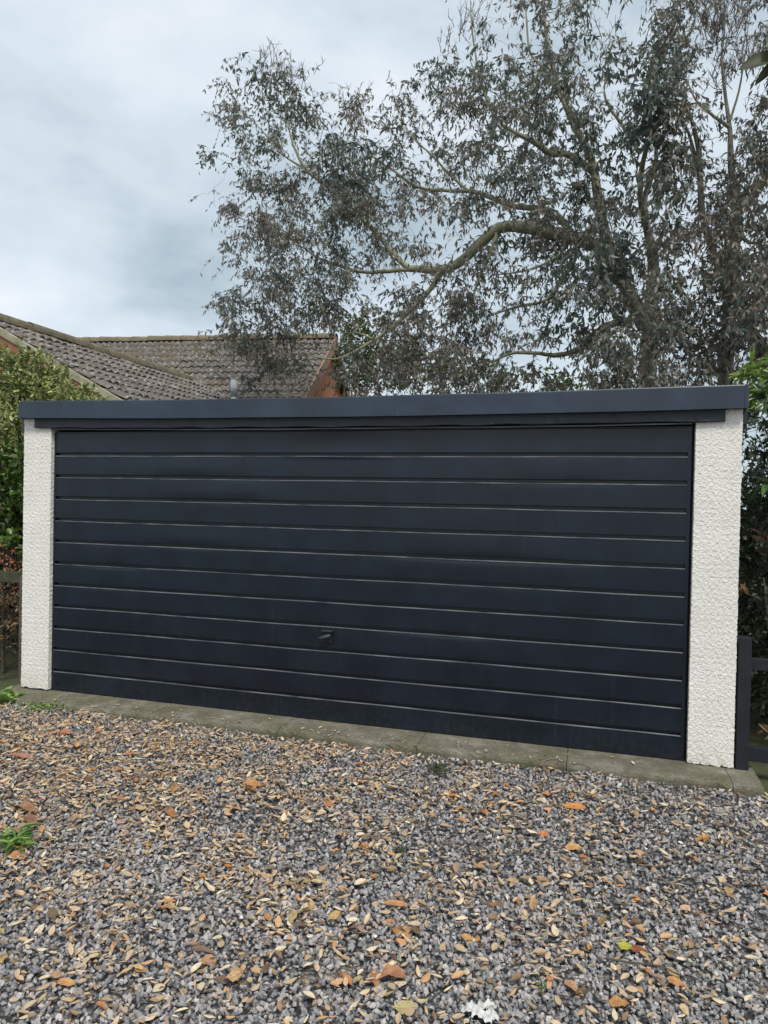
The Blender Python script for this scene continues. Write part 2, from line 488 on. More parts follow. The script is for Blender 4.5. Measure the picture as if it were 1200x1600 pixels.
# ------------------------------------------------------------------ concrete apron of slabs
apron = put('concrete_apron', boxes('apron_bed', [(-.30, 4.55, -.235, .3, -.16, -.03)]), M_CONC, kind='structure')
joints = [-.31, .12, 1.01, 1.92, 2.79, 3.63, 4.455, 4.60]
for i in range(7):
    x0, x1 = joints[i]+.0018, joints[i+1]-.0018
    nxs = max(4, int((x1-x0)/.03)); nys = 14
    gx, gy = np.meshgrid(np.linspace(x0, x1, nxs), np.linspace(-.262, .06, nys), indexing='ij')
    P = np.stack([gx.ravel(), gy.ravel(), np.zeros(gx.size)], 1)
    lift = random.uniform(-.002, .0)
    P[:, 2] = lift+(.0022*snoise(P, .11)+.0014*snoise(P, .03))*np.clip((-.03-P[:, 1])/.08, 0, 1)
    P[:, 1] += np.where(P[:, 1] < -.26, .006*snoise(P, .18, 12, 3)+.003*snoise(P, .04, 12, 7), 0)
    # rounded front arris
    r1 = P[np.isclose(gy.ravel(), -.262)]
    ii = np.arange(nxs-1)[:, None]*nys+np.arange(nys-1)[None]
    a_ = ii.ravel(); b_ = a_+nys
    tris = [np.stack([a_, b_, b_+1], 1), np.stack([a_, b_+1, a_+1], 1)]
    V = [P]; base = len(P)
    front = np.arange(nxs)*nys
    P[front, 2] -= .006
    prev = front
    for dy, dz in ((-.004, -.02), (-.002, -.06), (.002, -.14)):
        F = P[front].copy(); F[:, 1] += dy+.004*snoise(F, .05, 12, 9); F[:, 2] = dz
        V.append(F); cur = base+np.arange(nxs); base += nxs
        tris += [np.stack([prev[:-1], cur[:-1], cur[1:]], 1), np.stack([prev[:-1], cur[1:], prev[1:]], 1)]
        prev = cur
    for side in (0, nxs-1):      # end faces
        E = P[side*nys:(side+1)*nys].copy(); E[:, 2] = -.14
        V.append(E); cur = base+np.arange(nys); base += nys
        pr = side*nys+np.arange(nys)
        tris += [np.stack([pr[:-1], pr[1:], cur[1:]], 1), np.stack([pr[:-1], cur[1:], cur[:-1]], 1)]
    put('concrete_slab', tri_mesh('concrete_slab', np.concatenate(V), np.concatenate(tris), True), M_CONC, apron)
for p in bpy.data.objects:
    if p.name.startswith('concrete_slab'):
        p.data.polygons.foreach_set('use_smooth', [False]*len(p.data.polygons))

# ------------------------------------------------------------------ garage
garage = thing('garage', 'flat roofed double garage with dark ribbed door between white roughcast pillars', 'garage')

def rough_pillar(x0, x1, y0, y1, z0, z1, st=.006):
    def sheet(o, u, v, nu, nv):
        a, b = np.meshgrid(np.linspace(0, 1, nu), np.linspace(0, 1, nv), indexing='ij')
        p = np.array(o)+a.ravel()[:, None]*np.array(u)+b.ravel()[:, None]*np.array(v)
        ii = (np.arange(nu-1)[:, None]*nv+np.arange(nv-1)[None]).ravel()
        return p, np.concatenate([np.stack([ii, ii+nv, ii+nv+1], 1), np.stack([ii, ii+nv+1, ii+1], 1)])
    V, T, b = [], [], 0
    w, d, h = x1-x0, y1-y0, z1-z0
    nh = int(h/st)
    for (o, u, v, nu, nv) in (((x0, y0, z0), (w, 0, 0), (0, 0, h), int(w/st), nh),
                              ((x1, y0, z0), (0, d, 0), (0, 0, h), 12, nh), ((x0, y1, z0), (0, -d, 0), (0, 0, h), 12, nh),
                              ((x0, y0, z1), (w, 0, 0), (0, d, 0), int(w/st), 12)):
        p, t = sheet(o, u, v, nu, nv)
        q = p.copy()
        for ax in range(3):
            q[:, ax] += .0013*snoise(p, .019, 24, 3+5*ax)+.0011*snoise(p, .0095, 24, 9+ax)
        q[:, 2] += np.where(p[:, 2] < z0+.012, .0035*snoise(p, .06, 14, 4)+.002*snoise(p, .017, 14, 8), 0)
        V.append(q); T.append(t+b); b += len(p)
    return tri_mesh('pillar', np.concatenate(V), np.concatenate(T), True)
put('pillar', rough_pillar(-.217, .019, -.03, .12, .012, 1.95), M_RENDER, garage)
put('pillar', rough_pillar(4.266, 4.497, -.03, .12, .006, 1.94), M_RENDER, garage)
M_WALL = M_RENDER
put('side_wall', boxes('side_wall', [(-.215, -.09, .12, 6.0, -.1, 1.93)]), M_WALL, garage)
put('side_wall', boxes('side_wall', [(4.37, 4.495, .12, 6.0, -.1, 1.93)]), M_WALL, garage)
put('rear_wall', boxes('rear_wall', [(-.089, 4.369, 5.88, 6.0, -.1, 1.93)]), M_WALL, garage)
put('roof', boxes('roof', [(-.19, 4.49, -.06, 6.05, 1.952, 2.02)]), noise_mat('roof_felt', [(.3, (.05, .05, .05)), (.7, (.1, .1, .095))], 4, .95, 50, .5, .004), garage)

def fascia_board(xa, xb, y0, y1, zt, zb, n=40):
    xs = np.linspace(xa, xb, n); V, F = [], []
    for x in xs:
        s = (x-2.15)/2.35
        z1 = zt+(-.019*(1-s*s))-.004*s+.0012*math.sin(x*5.1); z0 = zb+(-.019*(1-s*s))-.005*s+.001*math.sin(x*4.1+1)
        yy = .0015*math.sin(x*6.3)
        V += [(x, y0+yy, z0), (x, y0+yy+.001, z1-.006), (x, y0+yy+.004, z1), (x, y1, z1), (x, y1, z0)]
    for i in range(n-1):
        for k in range(5):
            a = i*5+k; b = i*5+(k+1) % 5
            F.append((a, a+5, b+5, b))
    F += [(0, 1, 2, 3, 4), tuple((n-1)*5+k for k in (4, 3, 2, 1, 0))]
    return poly_mesh('fascia_board', V, F)
put('fascia_board', fascia_board(-.197, 2.5736, -.09, -.062, 2.069, 1.946), M_FASCIA, garage)
put('fascia_board', fascia_board(2.5744, 4.492, -.0898, -.062, 2.069, 1.945), M_FASCIA, garage)
# side fascias running back along the roof edge, lower boards behind them
put('side_fascia', boxes('side_fascia', [(4.4932, 4.512, -.088, 6.05, 1.94, 2.062)], .001), M_FASCIA, garage)
put('side_fascia', boxes('side_fascia', [(-.217, -.1985, -.088, 6.05, 1.948, 2.066)], .001), M_FASCIA, garage)
put('soffit_board', boxes('soffit_board', [(4.501, 4.520, -.03, 6.0, 1.86, 1.939)], .001), M_TIMBER, garage)
put('soffit_board', boxes('soffit_board', [(-.238, -.219, -.028, 6.0, 1.86, 1.947)], .001), noise_mat('weathered_board', [(.3, (.08, .08, .075)), (.7, (.16, .155, .14))], 9, .8), garage)
# lintel timber, peeling paint
def lintel():
    n = 180; V, F = [], []
    prof = [(-.034, 1.95), (-.052, 1.949), (-.054, 1.945), (-.052, 1.915), (-.054, 1.884), (-.050, 1.879), (-.034, 1.879)]
    K = len(prof)
    for i in range(n):
        x = -.110+(4.408+.110)*i/(n-1); s = (x-2.15)/2.26
        for (y, z) in prof:
            p = np.array([[x, y, z]])
            lump = .0016*snoise(p, .09)[0]+.0014*snoise(p, .035, 10, 6)[0]
            zz = z-.012*(1-s*s)*(.6 if z > 1.9 else 1)-.0045*s+(.0025*snoise(p, .3)[0] if z < 1.9 else 0)
            V.append((x, y+(lump if y < -.04 else 0), zz))
    for i in range(n-1):
        for k in range(K-1):
            a = i*K+k; F.append((a, a+1, a+K+1, a+K))
    F += [tuple(range(K-1, -1, -1)), tuple((n-1)*K+k for k in range(K))]
    return poly_mesh('lintel', V, F)
put('lintel', lintel(), M_TIMBER, garage)
# weather strip below the lintel, slightly bent
def strip():
    n = 60; V, F = [], []
    for i in range(n):
        x = .02+4.225*i/(n-1); s = (x-2.15)/2.2
        dz = -.013*(1-s*s)-.004*s+.001*math.sin(x*3.1)+.0006*math.sin(x*9.7)
        dy = .003*math.sin(x*2.3+1)
        V += [(x, -.012+dy, 1.8775+dz), (x, -.040+dy, 1.8745+dz), (x, -.041+dy, 1.8665+dz), (x, -.012+dy, 1.868+dz)]
    for i in range(n-1):
        for k in range(4):
            a = i*4+k; b = i*4+(k+1) % 4
            F.append((a, a+4, b+4, b))
    F += [(0, 1, 2, 3), tuple((n-1)*4+k for k in (3, 2, 1, 0))]
    return poly_mesh('weather_strip', V, F)
put('weather_strip', strip(), M_SEAL, garage)
put('door_frame', boxes('door_frame', [(4.2525, 4.264, .024, .09, .0, 1.87), (-.02, .018, .035, .09, 0, 1.87), (.02, 4.2515, .05, .09, 1.83, 1.87)]), M_BLACK, garage)

# the door: backing sheet with plain stiles, twelve pressed panels
DX0, DX1, PITCH = .021, 4.251, .155
door = put('garage_door', boxes('garage_door', [(DX0, DX0+.014, 0, .03, .004, 1.856), (DX1-.020, DX1, 0, .03, .004, 1.856), (DX0+.014, DX1-.020, .024, .034, .004, 1.856), (DX0+.014, DX1-.020, 0.0, .0238, 1.8475, 1.856)], .0012), M_DOOR, garage)
def dent(x, z):
    d = 0
    for (cx, cz, rx, rz, a) in ((1.15, 1.60, .40, .06, .0028), (1.20, 1.44, .34, .05, .0026), (1.15, 1.12, .32, .06, .0026), (1.5, 1.45, .2, .07, .002), (3.1, 1.05, .5, .12, .0025),
                               (1.14, 1.315, .02, .015, .004), (2.9, .55, .35, .1, .002), (.5, .9, .25, .15, .002), (2.2, 1.75, .3, .1, -.003), (3.6, 1.6, .3, .1, .002)):
        d += a*math.exp(-((x-cx)/rx)**2-((z-cz)/rz)**2)
    return d
def panel(k):
    z0 = .004+k*PITCH if k else .004
    top = .004+(k+1)*PITCH
    if k == 11: top = 1.8475
    x0, x1 = DX0+.014, DX1-.020
    n = 150; V, F = [], []
    prof = [(.0215, 0.0), (.001, .0002), (0, .0022), (0, .0040), (0, .03), (0, .055), (0, .08), (0, .105), (0, .1225), (0, .124), (-.0006, .1285), (-.0003, .1315), (.0020, .1340), (.0065, .1352), (.0150, .1360), (.0210, .1370), (.0215, .1545)]
    if k == 11:
        prof = prof[:8]+[(0, top-z0-.001), (.015, top-z0)]
    K = len(prof)
    for i in range(n):
        x = x0+(x1-x0)*i/(n-1)
        e = min(1, max(0, (x-x0)/.006), max(0, (x1-x)/.006))
        wav = .0008*math.sin(x*3.3+k*2.1)+.0006*math.sin(x*8.1+k)
        for j, (y, z) in enumerate(prof):
            dz = 0 if j in (0, K-1) else wav
            if j == 0: dz = 0
            V.append((x, y+.0018*math.sin(x*2.1+z0*2)+.0006*math.sin(x*5.3-z0*5)-(dent(x, z0+z)*(1-(abs(z-.064)/.064)**4) if 1 < j < 9 else 0)*min(1, (x-x0)/.1, (x1-x)/.1), z0+z+dz*(1 if j > 6 else 0)))
    for i in range(n-1):
        for j in range(K-1):
            a = i*K+j; F.append((a, a+K, a+K+1, a+1))
    me = poly_mesh('door_panel', V, F, True)
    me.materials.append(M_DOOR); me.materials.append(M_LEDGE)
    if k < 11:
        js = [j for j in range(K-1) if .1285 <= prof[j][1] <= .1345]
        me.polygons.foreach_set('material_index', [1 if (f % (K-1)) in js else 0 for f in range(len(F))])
    return me
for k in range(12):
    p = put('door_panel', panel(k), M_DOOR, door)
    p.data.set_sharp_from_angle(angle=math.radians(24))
# handle: square plate, boss and lever
put('handle_plate', boxes('handle_plate', [(2.098, 2.176, -.008, -.0015, .500, .578)], .002), M_DOOR, door)
def handle():
    import bmesh
    bm = bmesh.new()
    m = Matrix.Translation((2.143, -.018, .548)) @ Matrix.Rotation(math.pi/2, 4, 'X')
    bmesh.ops.create_cone(bm, cap_ends=True, segments=16, radius1=.014, radius2=.010, depth=.03, matrix=m)
    me = bpy.data.meshes.new('handle'); bm.to_mesh(me); bm.free()
    a, ra = resample([(2.168, -.036, .556), (2.145, -.040, .549), (2.118, -.042, .541), (2.092, -.036, .533)], [.009, .013, .012, .007], 10)
    v, t = tubes(a[None], ra[None], 8)
    b = bmesh.new(); b.from_mesh(me)
    vs_ = [b.verts.new(Vector(p)) for p in v]
    for f in t: b.faces.new([vs_[i] for i in f])
    b.faces.new(vs_[:8]); b.faces.new(vs_[-8:][::-1])
    # hood over the plate
    bmesh.ops.create_cube(b, size=1, matrix=Matrix.Translation((2.138, -.017, .579)) @ Matrix.Diagonal((.072, .022, .004, 1)))
    b.to_mesh(me); b.free()
    return me
put('handle', handle(), noise_mat('handle_paint', [(.3, (.03, .035, .042)), (.7, (.06, .068, .08))], 30, .35), door)
for sx_ in (2.106, 2.162): put('handle_screw', boxes('handle_screw', [(sx_, sx_+.006, -.0095, -.0082, .508, .514)]), M_SEAL, door)

# ------------------------------------------------------------------ house behind
house = thing('brick_house', 'red brick bungalow with mossy brown tiled roofs rising behind the garage', 'house', loc=(-4, 8, 0))
def hput(name, me, mat, parent=None):
    o = put(name, me, mat, parent or house)
    o.matrix_parent_inverse = Matrix.Translation((4, -8, 0)) if (parent is None or parent is house) else Matrix.Identity(4)
    return o
def brick_mat():
    m, nt, b = new_mat('red_brick')
    g_ = nt.nodes.new('ShaderNodeNewGeometry')
    sp = nt.nodes.new('ShaderNodeSeparateXYZ'); nt.links.new(g_.outputs['Position'], sp.inputs[0])
    cb = nt.nodes.new('ShaderNodeCombineXYZ')
    nt.links.new(math_(nt, 'ADD', sp.outputs[0], sp.outputs[1]), cb.inputs[0]); nt.links.new(sp.outputs[2], cb.inputs[1])
    br = nt.nodes.new('ShaderNodeTexBrick')
    nt.links.new(cb.outputs[0], br.inputs['Vector'])
    br.inputs['Scale'].default_value = 1
    br.inputs['Brick Width'].default_value = .225; br.inputs['Row Height'].default_value = .075; br.inputs['Mortar Size'].default_value = .006
    br.inputs['Color1'].default_value = (.46, .135, .055, 1); br.inputs['Color2'].default_value = (.56, .19, .085, 1); br.inputs['Mortar'].default_value = (.42, .30, .21, 1)
    nt.links.new(br.outputs['Color'], b.inputs['Base Color'])
    b.inputs['Roughness'].default_value = .9
    bump(nt, b, math_(nt, 'SUBTRACT', 1.0, br.outputs['Fac']), .8, .01)
    return m
M_BRICK = brick_mat()
def tile_mat():
    m, nt, b = new_mat('concrete_tile')
    oi = nt.nodes.new('ShaderNodeObjectInfo')
    c = ramp(nt, noise(nt, 5, 7, .7), [(.3, (.06, .05, .046)), (.5, (.105, .09, .080)), (.7, (.17, .15, .135))])
    c = mixc(nt, math_(nt, 'MULTIPLY', oi.outputs['Random'], .6), c, (.20, .17, .15))
    c = mixc(nt, ramp(nt, noise(nt, 14, 5, .75), [(.55, (0, 0, 0)), (.62, (.9, .9, .9))]), c, (.46, .445, .40))
    c = mixc(nt, ramp(nt, noise(nt, 2.2, 6, .7), [(.54, (0, 0, 0)), (.68, (.8, .8, .8))]), c, (.15, .115, .05))
    nt.links.new(c, b.inputs['Base Color'])
    b.inputs['Roughness'].default_value = .95
    bump(nt, b, noise(nt, 25, 6, .7), .6, .015)
    return m
M_TILE = tile_mat()
def ridge_mat():
    m, nt, b = new_mat('mossy_ridge')
    c = ramp(nt, noise(nt, 9, 7, .75), [(.32, (.11, .09, .06)), (.5, (.20, .17, .11)), (.62, (.26, .20, .11)), (.72, (.40, .38, .30))])
    nt.links.new(c, b.inputs['Base Color']); b.inputs['Roughness'].default_value = .95
    bump(nt, b, noise(nt, 30, 6, .75), .9, .03)
    return m
M_RIDGE = ridge_mat()
M_VERGE = noise_mat('verge_mortar', [(.3, (.24, .22, .14)), (.6, (.36, .34, .24)), (.8, (.46, .44, .35))], 7, .95, 40, .6, .01)
M_BOARD = noise_mat('stained_bargeboard', [(.3, (.24, .085, .038)), (.7, (.33, .13, .06))], 6, .6, 40, .2, .004)

# main roof: ridge A-B, slopes 35 deg; wing roof: ridge along -Y, slopes 27.7 deg
A = Vector((-9.6, 10.66, 5.22)); B = Vector((-2.15, 11.6, 5.22))
ax = (B-A).normalized()
perp = Vector((ax.y, -ax.x, 0))              # towards the camera
pm = math.radians(35)
dm = (perp*math.cos(pm)-Vector((0, 0, math.sin(pm)))).normalized()
nm = ax.cross(dm).normalized()
if nm.z < 0: nm = -nm
dm2 = (-perp*math.cos(pm)-Vector((0, 0, math.sin(pm)))).normalized()
WX, WY, WZ = -4.3, 3.5, 3.79
pw = math.atan(.525)
dw = Vector((math.cos(pw), 0, -math.sin(pw))); nw = Vector((math.sin(pw), 0, math.cos(pw)))
dw2 = Vector((-math.cos(pw), 0, -math.sin(pw)))
def tile_mesh():
    V, F = [], []
    n = 13
    for j, (yy, lift) in enumerate(((0, 0), (.35, .03))):
        for i in range(n):
            x = .302*i/(n-1); u = (x/.151) % 1
            h = .042*max(0, math.sin(u*math.pi))**1.3 if i < n-1 else 0
            V.append((x, yy, h+lift))
    for i in range(n):
        x = .302*i/(n-1); V.append((x, .352, -.012))
    for i in range(n-1):
        F.append((i, i+n, i+n+1, i+1)); F.append((i+n, i+2*n, i+2*n+1, i+n+1))
    me = poly_mesh('roof_tile', V, F, True)
    me.set_sharp_from_angle(angle=math.radians(40))
    me.materials.append(M_TILE)
    return me
TILE = tile_mesh()
def frame(o, a, d, n):
    m = Matrix.Identity(4)
    for r in range(3): m[r][0] = a[r]; m[r][1] = d[r]; m[r][2] = n[r]; m[r][3] = o[r]
    return m
def slab_roof(o, a, d, la, ld, n, th=.05):
    pts = [o, o+a*la, o+a*la+d*ld, o+d*ld]
    pts = pts+[p-n*th for p in pts]
    return poly_mesh('roof', pts, [(0, 1, 2, 3), (7, 6, 5, 4), (0, 4, 5, 1), (1, 5, 6, 2), (2, 6, 7, 3), (3, 7, 4, 0)])
M_UNDER = noise_mat('roof_underlay', [(.3, (.05, .045, .04)), (.7, (.08, .07, .06))], 5, .95)
main_len = (B-A).length
roof_main = hput('roof', slab_roof(A, ax, dm, main_len, 5.3, nm), M_UNDER)
n2 = ax.cross(dm2); n2 = n2 if n2.z > 0 else -n2
roof_back = hput('roof', slab_roof(A, ax, dm2, main_len, 5.3, n2), M_TILE)
wing_len = 9.4-WY
wax = Vector((0, 1, 0))
roof_wing = hput('roof', slab_roof(Vector((WX, WY, WZ)), wax, dw, wing_len, 3.0, nw), M_UNDER)
nw2 = Vector((-nw.x, 0, nw.z))
roof_wing2 = hput('roof', slab_roof(Vector((WX, WY, WZ)), wax, dw2, wing_len, 3.0, nw2), M_TILE)
def main_h(x, y):   # height of the main front slope
    return 5.22-((Vector((x, y, 0))-Vector((A.x, A.y, 0))).dot(perp))*math.tan(pm)
def wing_h(x, y): return WZ-abs(x-WX)*.525
near, rest = [], []
nc = int(wing_len/.302)
for j in range(9):
    for i in range(nc):
        o = Vector((WX, WY+.05, WZ+.03))+wax*(.302*i)+dw*(.06+.31*j)
        c = o+wax*.15+dw*.15
        if main_h(c.x, c.y) > c.z+.16: continue
        near.append(((o-CAM).length, o, wax, dw, nw, roof_wing))
for j in range(16):
    for i in range(int(main_len/.302)):
        o = B-ax*(.302*(i+1)+.04)+dm*(.06+.31*j)+Vector((0, 0, .035))
        c = o+ax*.15+dm*.15
        if c.y < 9.6 and wing_h(c.x, c.y) > c.z+.12 and abs(c.x-WX) < 2.5: continue
        vis = j < 12 and c.z > 3.2
        near.append(((o-CAM).length+(0 if vis else 100), o, ax, dm, nm, roof_main))
near.sort(key=lambda t: t[0])
tv = np.array([tuple(v.co) for v in TILE.vertices]); 
for k, (dist, o, a, d, n, par) in enumerate(near[:300]):
    t = put('roof_tile', TILE, None, par)
    jit = random.uniform(-.009, .009)
    t.matrix_local = frame(o+n*jit+a*random.uniform(-.004, .004), a, d, n)
V, F, b0 = [], [], 0
tf = [tuple(p.vertices) for p in TILE.polygons]
for (dist, o, a, d, n, par) in near[300:]:
    mw = frame(o, a, d, n)
    V += [tuple(mw @ v.co) for v in TILE.vertices]; F += [tuple(i+b0 for i in f) for f in tf]; b0 += len(tv)
if V:
    o = hput('roof_tiles', poly_mesh('roof_tiles', V, F, True), M_TILE); o['kind'] = 'stuff'
# ridge tiles
def ridge_tile_mesh():
    V, F = [], []
    for y, s in ((0, 1), (.43, 1.06), (.435, 1.0)):
        for i in range(9):
            a = math.pi*i/8
            V.append((.15*s*math.cos(a), y, .13*s*math.sin(a)-.02+.008*math.sin(7*i+y*9)))
    for k in range(2):
        for i in range(8):
            a = k*9+i; F.append((a, a+1, a+10, a+9))
    me = poly_mesh('ridge_tile', V, F, True); me.materials.append(M_RIDGE); return me
RT = ridge_tile_mesh()
def ridge_run(p, q, par):
    L = (q-p).length; u = (q-p).normalized(); s = u.cross(Vector((0, 0, 1))).normalized()
    for i in range(int(L/.43)+1):
        t = put('ridge_tile', RT, None, par)
        t.matrix_local = frame(p+u*(.43*i)+Vector((0, 0, random.uniform(.03, .045))), s, u, Vector((0, 0, 1)))
ridge_run(Vector((WX, WY-.02, WZ)), Vector((WX, 8.6, WZ)), roof_wing)
ridge_run(B+ax*.02, A, roof_main)
# walls
eave_w = WZ-2.6*.525
yw = WY+.22
V = [(WX-2.6, yw, -.1), (WX+2.6, yw, -.1), (WX+2.6, yw, eave_w-.06), (WX, yw, WZ-.08), (WX-2.6, yw, eave_w-.06)]
V += [(x, y+.25, z) for x, y, z in V]
hput('wall', poly_mesh('wall', V, [(0, 1, 2, 3, 4), (9, 8, 7, 6, 5), (0, 5, 6, 1), (1, 6, 7, 2), (2, 7, 8, 3), (3, 8, 9, 4), (4, 9, 5, 0)]), M_BRICK)
hput('wall', boxes('wall', [(WX+2.35, WX+2.598, yw+.251, 8.4, -.1, eave_w-.08)]), M_BRICK)
hput('wall', boxes('wall', [(WX-2.598, WX-2.35, yw+.251, 8.4, -.1, eave_w-.08)]), M_BRICK)
# main gable wall on the right end
hw = 5.0*math.cos(pm)-.35
def gable(p0, th, out):
    c = p0-ax*.16
    pts = []
    for s_, z in ((-hw, -.1), (hw, -.1), (hw, 5.22-hw*math.tan(pm)-.1), (0, 5.08), (-hw, 5.22-hw*math.tan(pm)-.1)):
        q = c+perp*s_; pts.append(Vector((q.x, q.y, z)))
    pts2 = [q-ax*th for q in pts]
    return poly_mesh('wall', pts+pts2, [(0, 1, 2, 3, 4), (9, 8, 7, 6, 5), (0, 5, 6, 1), (1, 6, 7, 2), (2, 7, 8, 3), (3, 8, 9, 4), (4, 9, 5, 0)])
hput('wall', gable(B, .25, 1), M_BRICK)
hput('wall', gable(A+ax*.41, .25, 1), M_BRICK)
for s_ in (hw-.25, -hw):
    q = [A+ax*.45+perp*s_, B-ax*.42+perp*s_, B-ax*.42+perp*(s_+.24), A+ax*.45+perp*(s_+.24)]
    zt = 5.22-hw*math.tan(pm)-.12
    V = [(p.x, p.y, -.1) for p in q]+[(p.x, p.y, zt) for p in q]
    hput('wall', poly_mesh('wall', V, [(0, 1, 2, 3), (4, 7, 6, 5), (0, 4, 5, 1), (1, 5, 6, 2), (2, 6, 7, 3), (3, 7, 4, 0)]), M_BRICK)
def along(name, o, d, l, up_, w0, w1, out, t0, t1, mat):
    """a board along d, between heights w0..w1 on up_, thickness t0..t1 on out"""
    V = []
    for q in (o, o+d*l):
        for a, b in ((w0, t0), (w1, t0), (w1, t1), (w0, t1)): V.append(q+up_*a+out*b)
    hput(name, poly_mesh(name, V, [(0, 1, 2, 3), (7, 6, 5, 4), (0, 4, 5, 1), (1, 5, 6, 2), (2, 6, 7, 3), (3, 7, 4, 0)]), mat)
f_ = Vector((0, -1, 0)); w0 = Vector((WX, WY, WZ))
for d_, n_ in ((dw, nw), (dw2, nw2)):
    along('verge', w0, d_, 3.02, n_, -.052, .03, f_, -.06, .03, M_VERGE)
    along('bargeboard', w0, d_, 2.98, n_, -.26, -.055, f_, -.02, .008, M_BOARD)
    along('bargeboard', w0, d_, 2.94, n_, -.47, -.262, f_, -.05, -.024, M_BOARD)
M_CLOAK = noise_mat('pinkish_undercloak', [(.3, (.26, .15, .11)), (.7, (.38, .25, .19))], 6, .9, 30, .4, .01)
along('verge', B, dm, 5.3, nm, -.16, .07, ax, -.02, .02, M_CLOAK)
along('verge', B, dm2, 5.3, n2, -.16, .07, ax, -.02, .02, M_CLOAK)
# flue pipe on the main slope
import bmesh
bm = bmesh.new()
for (r1, z0, z1) in ((.06, 3.15, 3.46), (.072, 3.46, 3.80), (.080, 3.80, 3.815)):
    bmesh.ops.create_cone(bm, cap_ends=True, segments=20, radius1=r1, radius2=r1, depth=z1-z0, matrix=Matrix.Translation((-3.2, 8.62, (z0+z1)/2)))
me = bpy.data.meshes.new('flue_pipe'); bm.to_mesh(me); bm.free()
me.polygons.foreach_set('use_smooth', [len(p.vertices) == 4 for p in me.polygons])
hput('flue_pipe', me, noise_mat('pale_grey_flue', [(.3, (.36, .39, .40)), (.7, (.50, .53, .54))], 12, .5))

# ------------------------------------------------------------------ plants: a network of branches, then leaves
def network(skel, targets, rmax=.02, sag=0.12, K=6):
    """skel: list of (pts, radii). targets (N,3). Returns list of (pts, radii) of new branches."""
    nodes, nr = [], []
    for p, r in skel:
        q, rr = resample(p, r, max(4, int(sum(np.linalg.norm(np.diff(np.array(p, float), axis=0), axis=1))/.12)))
        nodes += list(q); nr += list(rr)
    nodes = np.array(nodes); nr = np.array(nr)
    targets = np.asarray(targets, float)
    dmin = np.array([np.min(np.sum((nodes-t)**2, 1)) for t in targets])
    order = np.argsort(dmin)
    out = []
    buf = np.zeros((len(nodes)+len(targets)*K, 3)); rb = np.zeros(len(buf)); n = len(nodes)
    buf[:n] = nodes; rb[:n] = nr
    for i in order:
        t = targets[i]
        d2 = np.sum((buf[:n]-t)**2, 1)
        pen = (buf[:n, 2] > t[2]+.3)*.15
        j = int(np.argmin(d2+pen))
        a = buf[j]; L = math.sqrt(d2[j])+1e-6
        if L < .04: continue
        mid = (a+t)/2+R.normal(size=3)*L*.1+np.array([0, 0, -sag*L*.4])
        u = np.linspace(0, 1, K)[:, None]
        pts = (1-u)**2*a+2*u*(1-u)*mid+u*u*t
        pts[1:-1] += R.normal(size=(K-2, 3))*L*.025
        r0_ = min(rb[j]*.7, rmax, .004+L*.012); r1_ = max(.0022, r0_*.4)
        rr = np.linspace(r0_, r1_, K)
        out.append((pts, rr))
        buf[n:n+K-1] = pts[1:]; rb[n:n+K-1] = rr[1:]; n += K-1
    return out

def tube_mesh(name, skel, K, sides, mat, parent, wob=0):
    P, Q = [], []
    for p, r in skel:
        q, rr = resample(p, r, K)
        if wob: q[1:-1] += R.normal(size=(K-2, 3))*wob*rr[1:-1, None]; rr = rr*R.uniform(.93, 1.08, K)
        P.append(q); Q.append(rr)
    v, t = tubes(np.array(P), np.array(Q), sides)
    return put(name, tri_mesh(name, v, t, True), mat, parent)

def leaf_part(root, T, pos, d, n, L, W, mat, tint, pick=0, stuffname='foliage'):
    """the leaves: the `pick` that show largest as objects, the others as one mesh"""
    if pick:
        size = L/np.linalg.norm(pos-np.array(CAM), axis=1)
        c = pos-np.array(CAM); zc = c@np.array(fw); px = c@np.array(rt)/zc; py = c@np.array(up)/zc
        vis = (zc > 0) & (np.abs(px) < .56) & (np.abs(py) < .74)
        size = np.where(vis, size, 0)
        idx = np.argsort(-size)[:pick]
        me = tri_mesh('leaf', *T, smooth=True)
        me.materials.append(mat)
        ms = leaf_matrices(pos[idx], d[idx], n[idx], L[idx], W[idx])
        for m in ms:
            o = put('leaf', me, None, root); o.matrix_local = m
        keep = np.ones(len(pos), bool); keep[idx] = False
        pos, d, n, L, W, tint = pos[keep], d[keep], n[keep], L[keep], W[keep], tint[keep]
    v, t = place_leaves(T, pos, d, n, L, W)
    o = put(stuffname, tri_mesh(stuffname, v, t, True, np.repeat(tint, len(T[0]))), mat, root)
    o['kind'] = 'stuff'
    return o

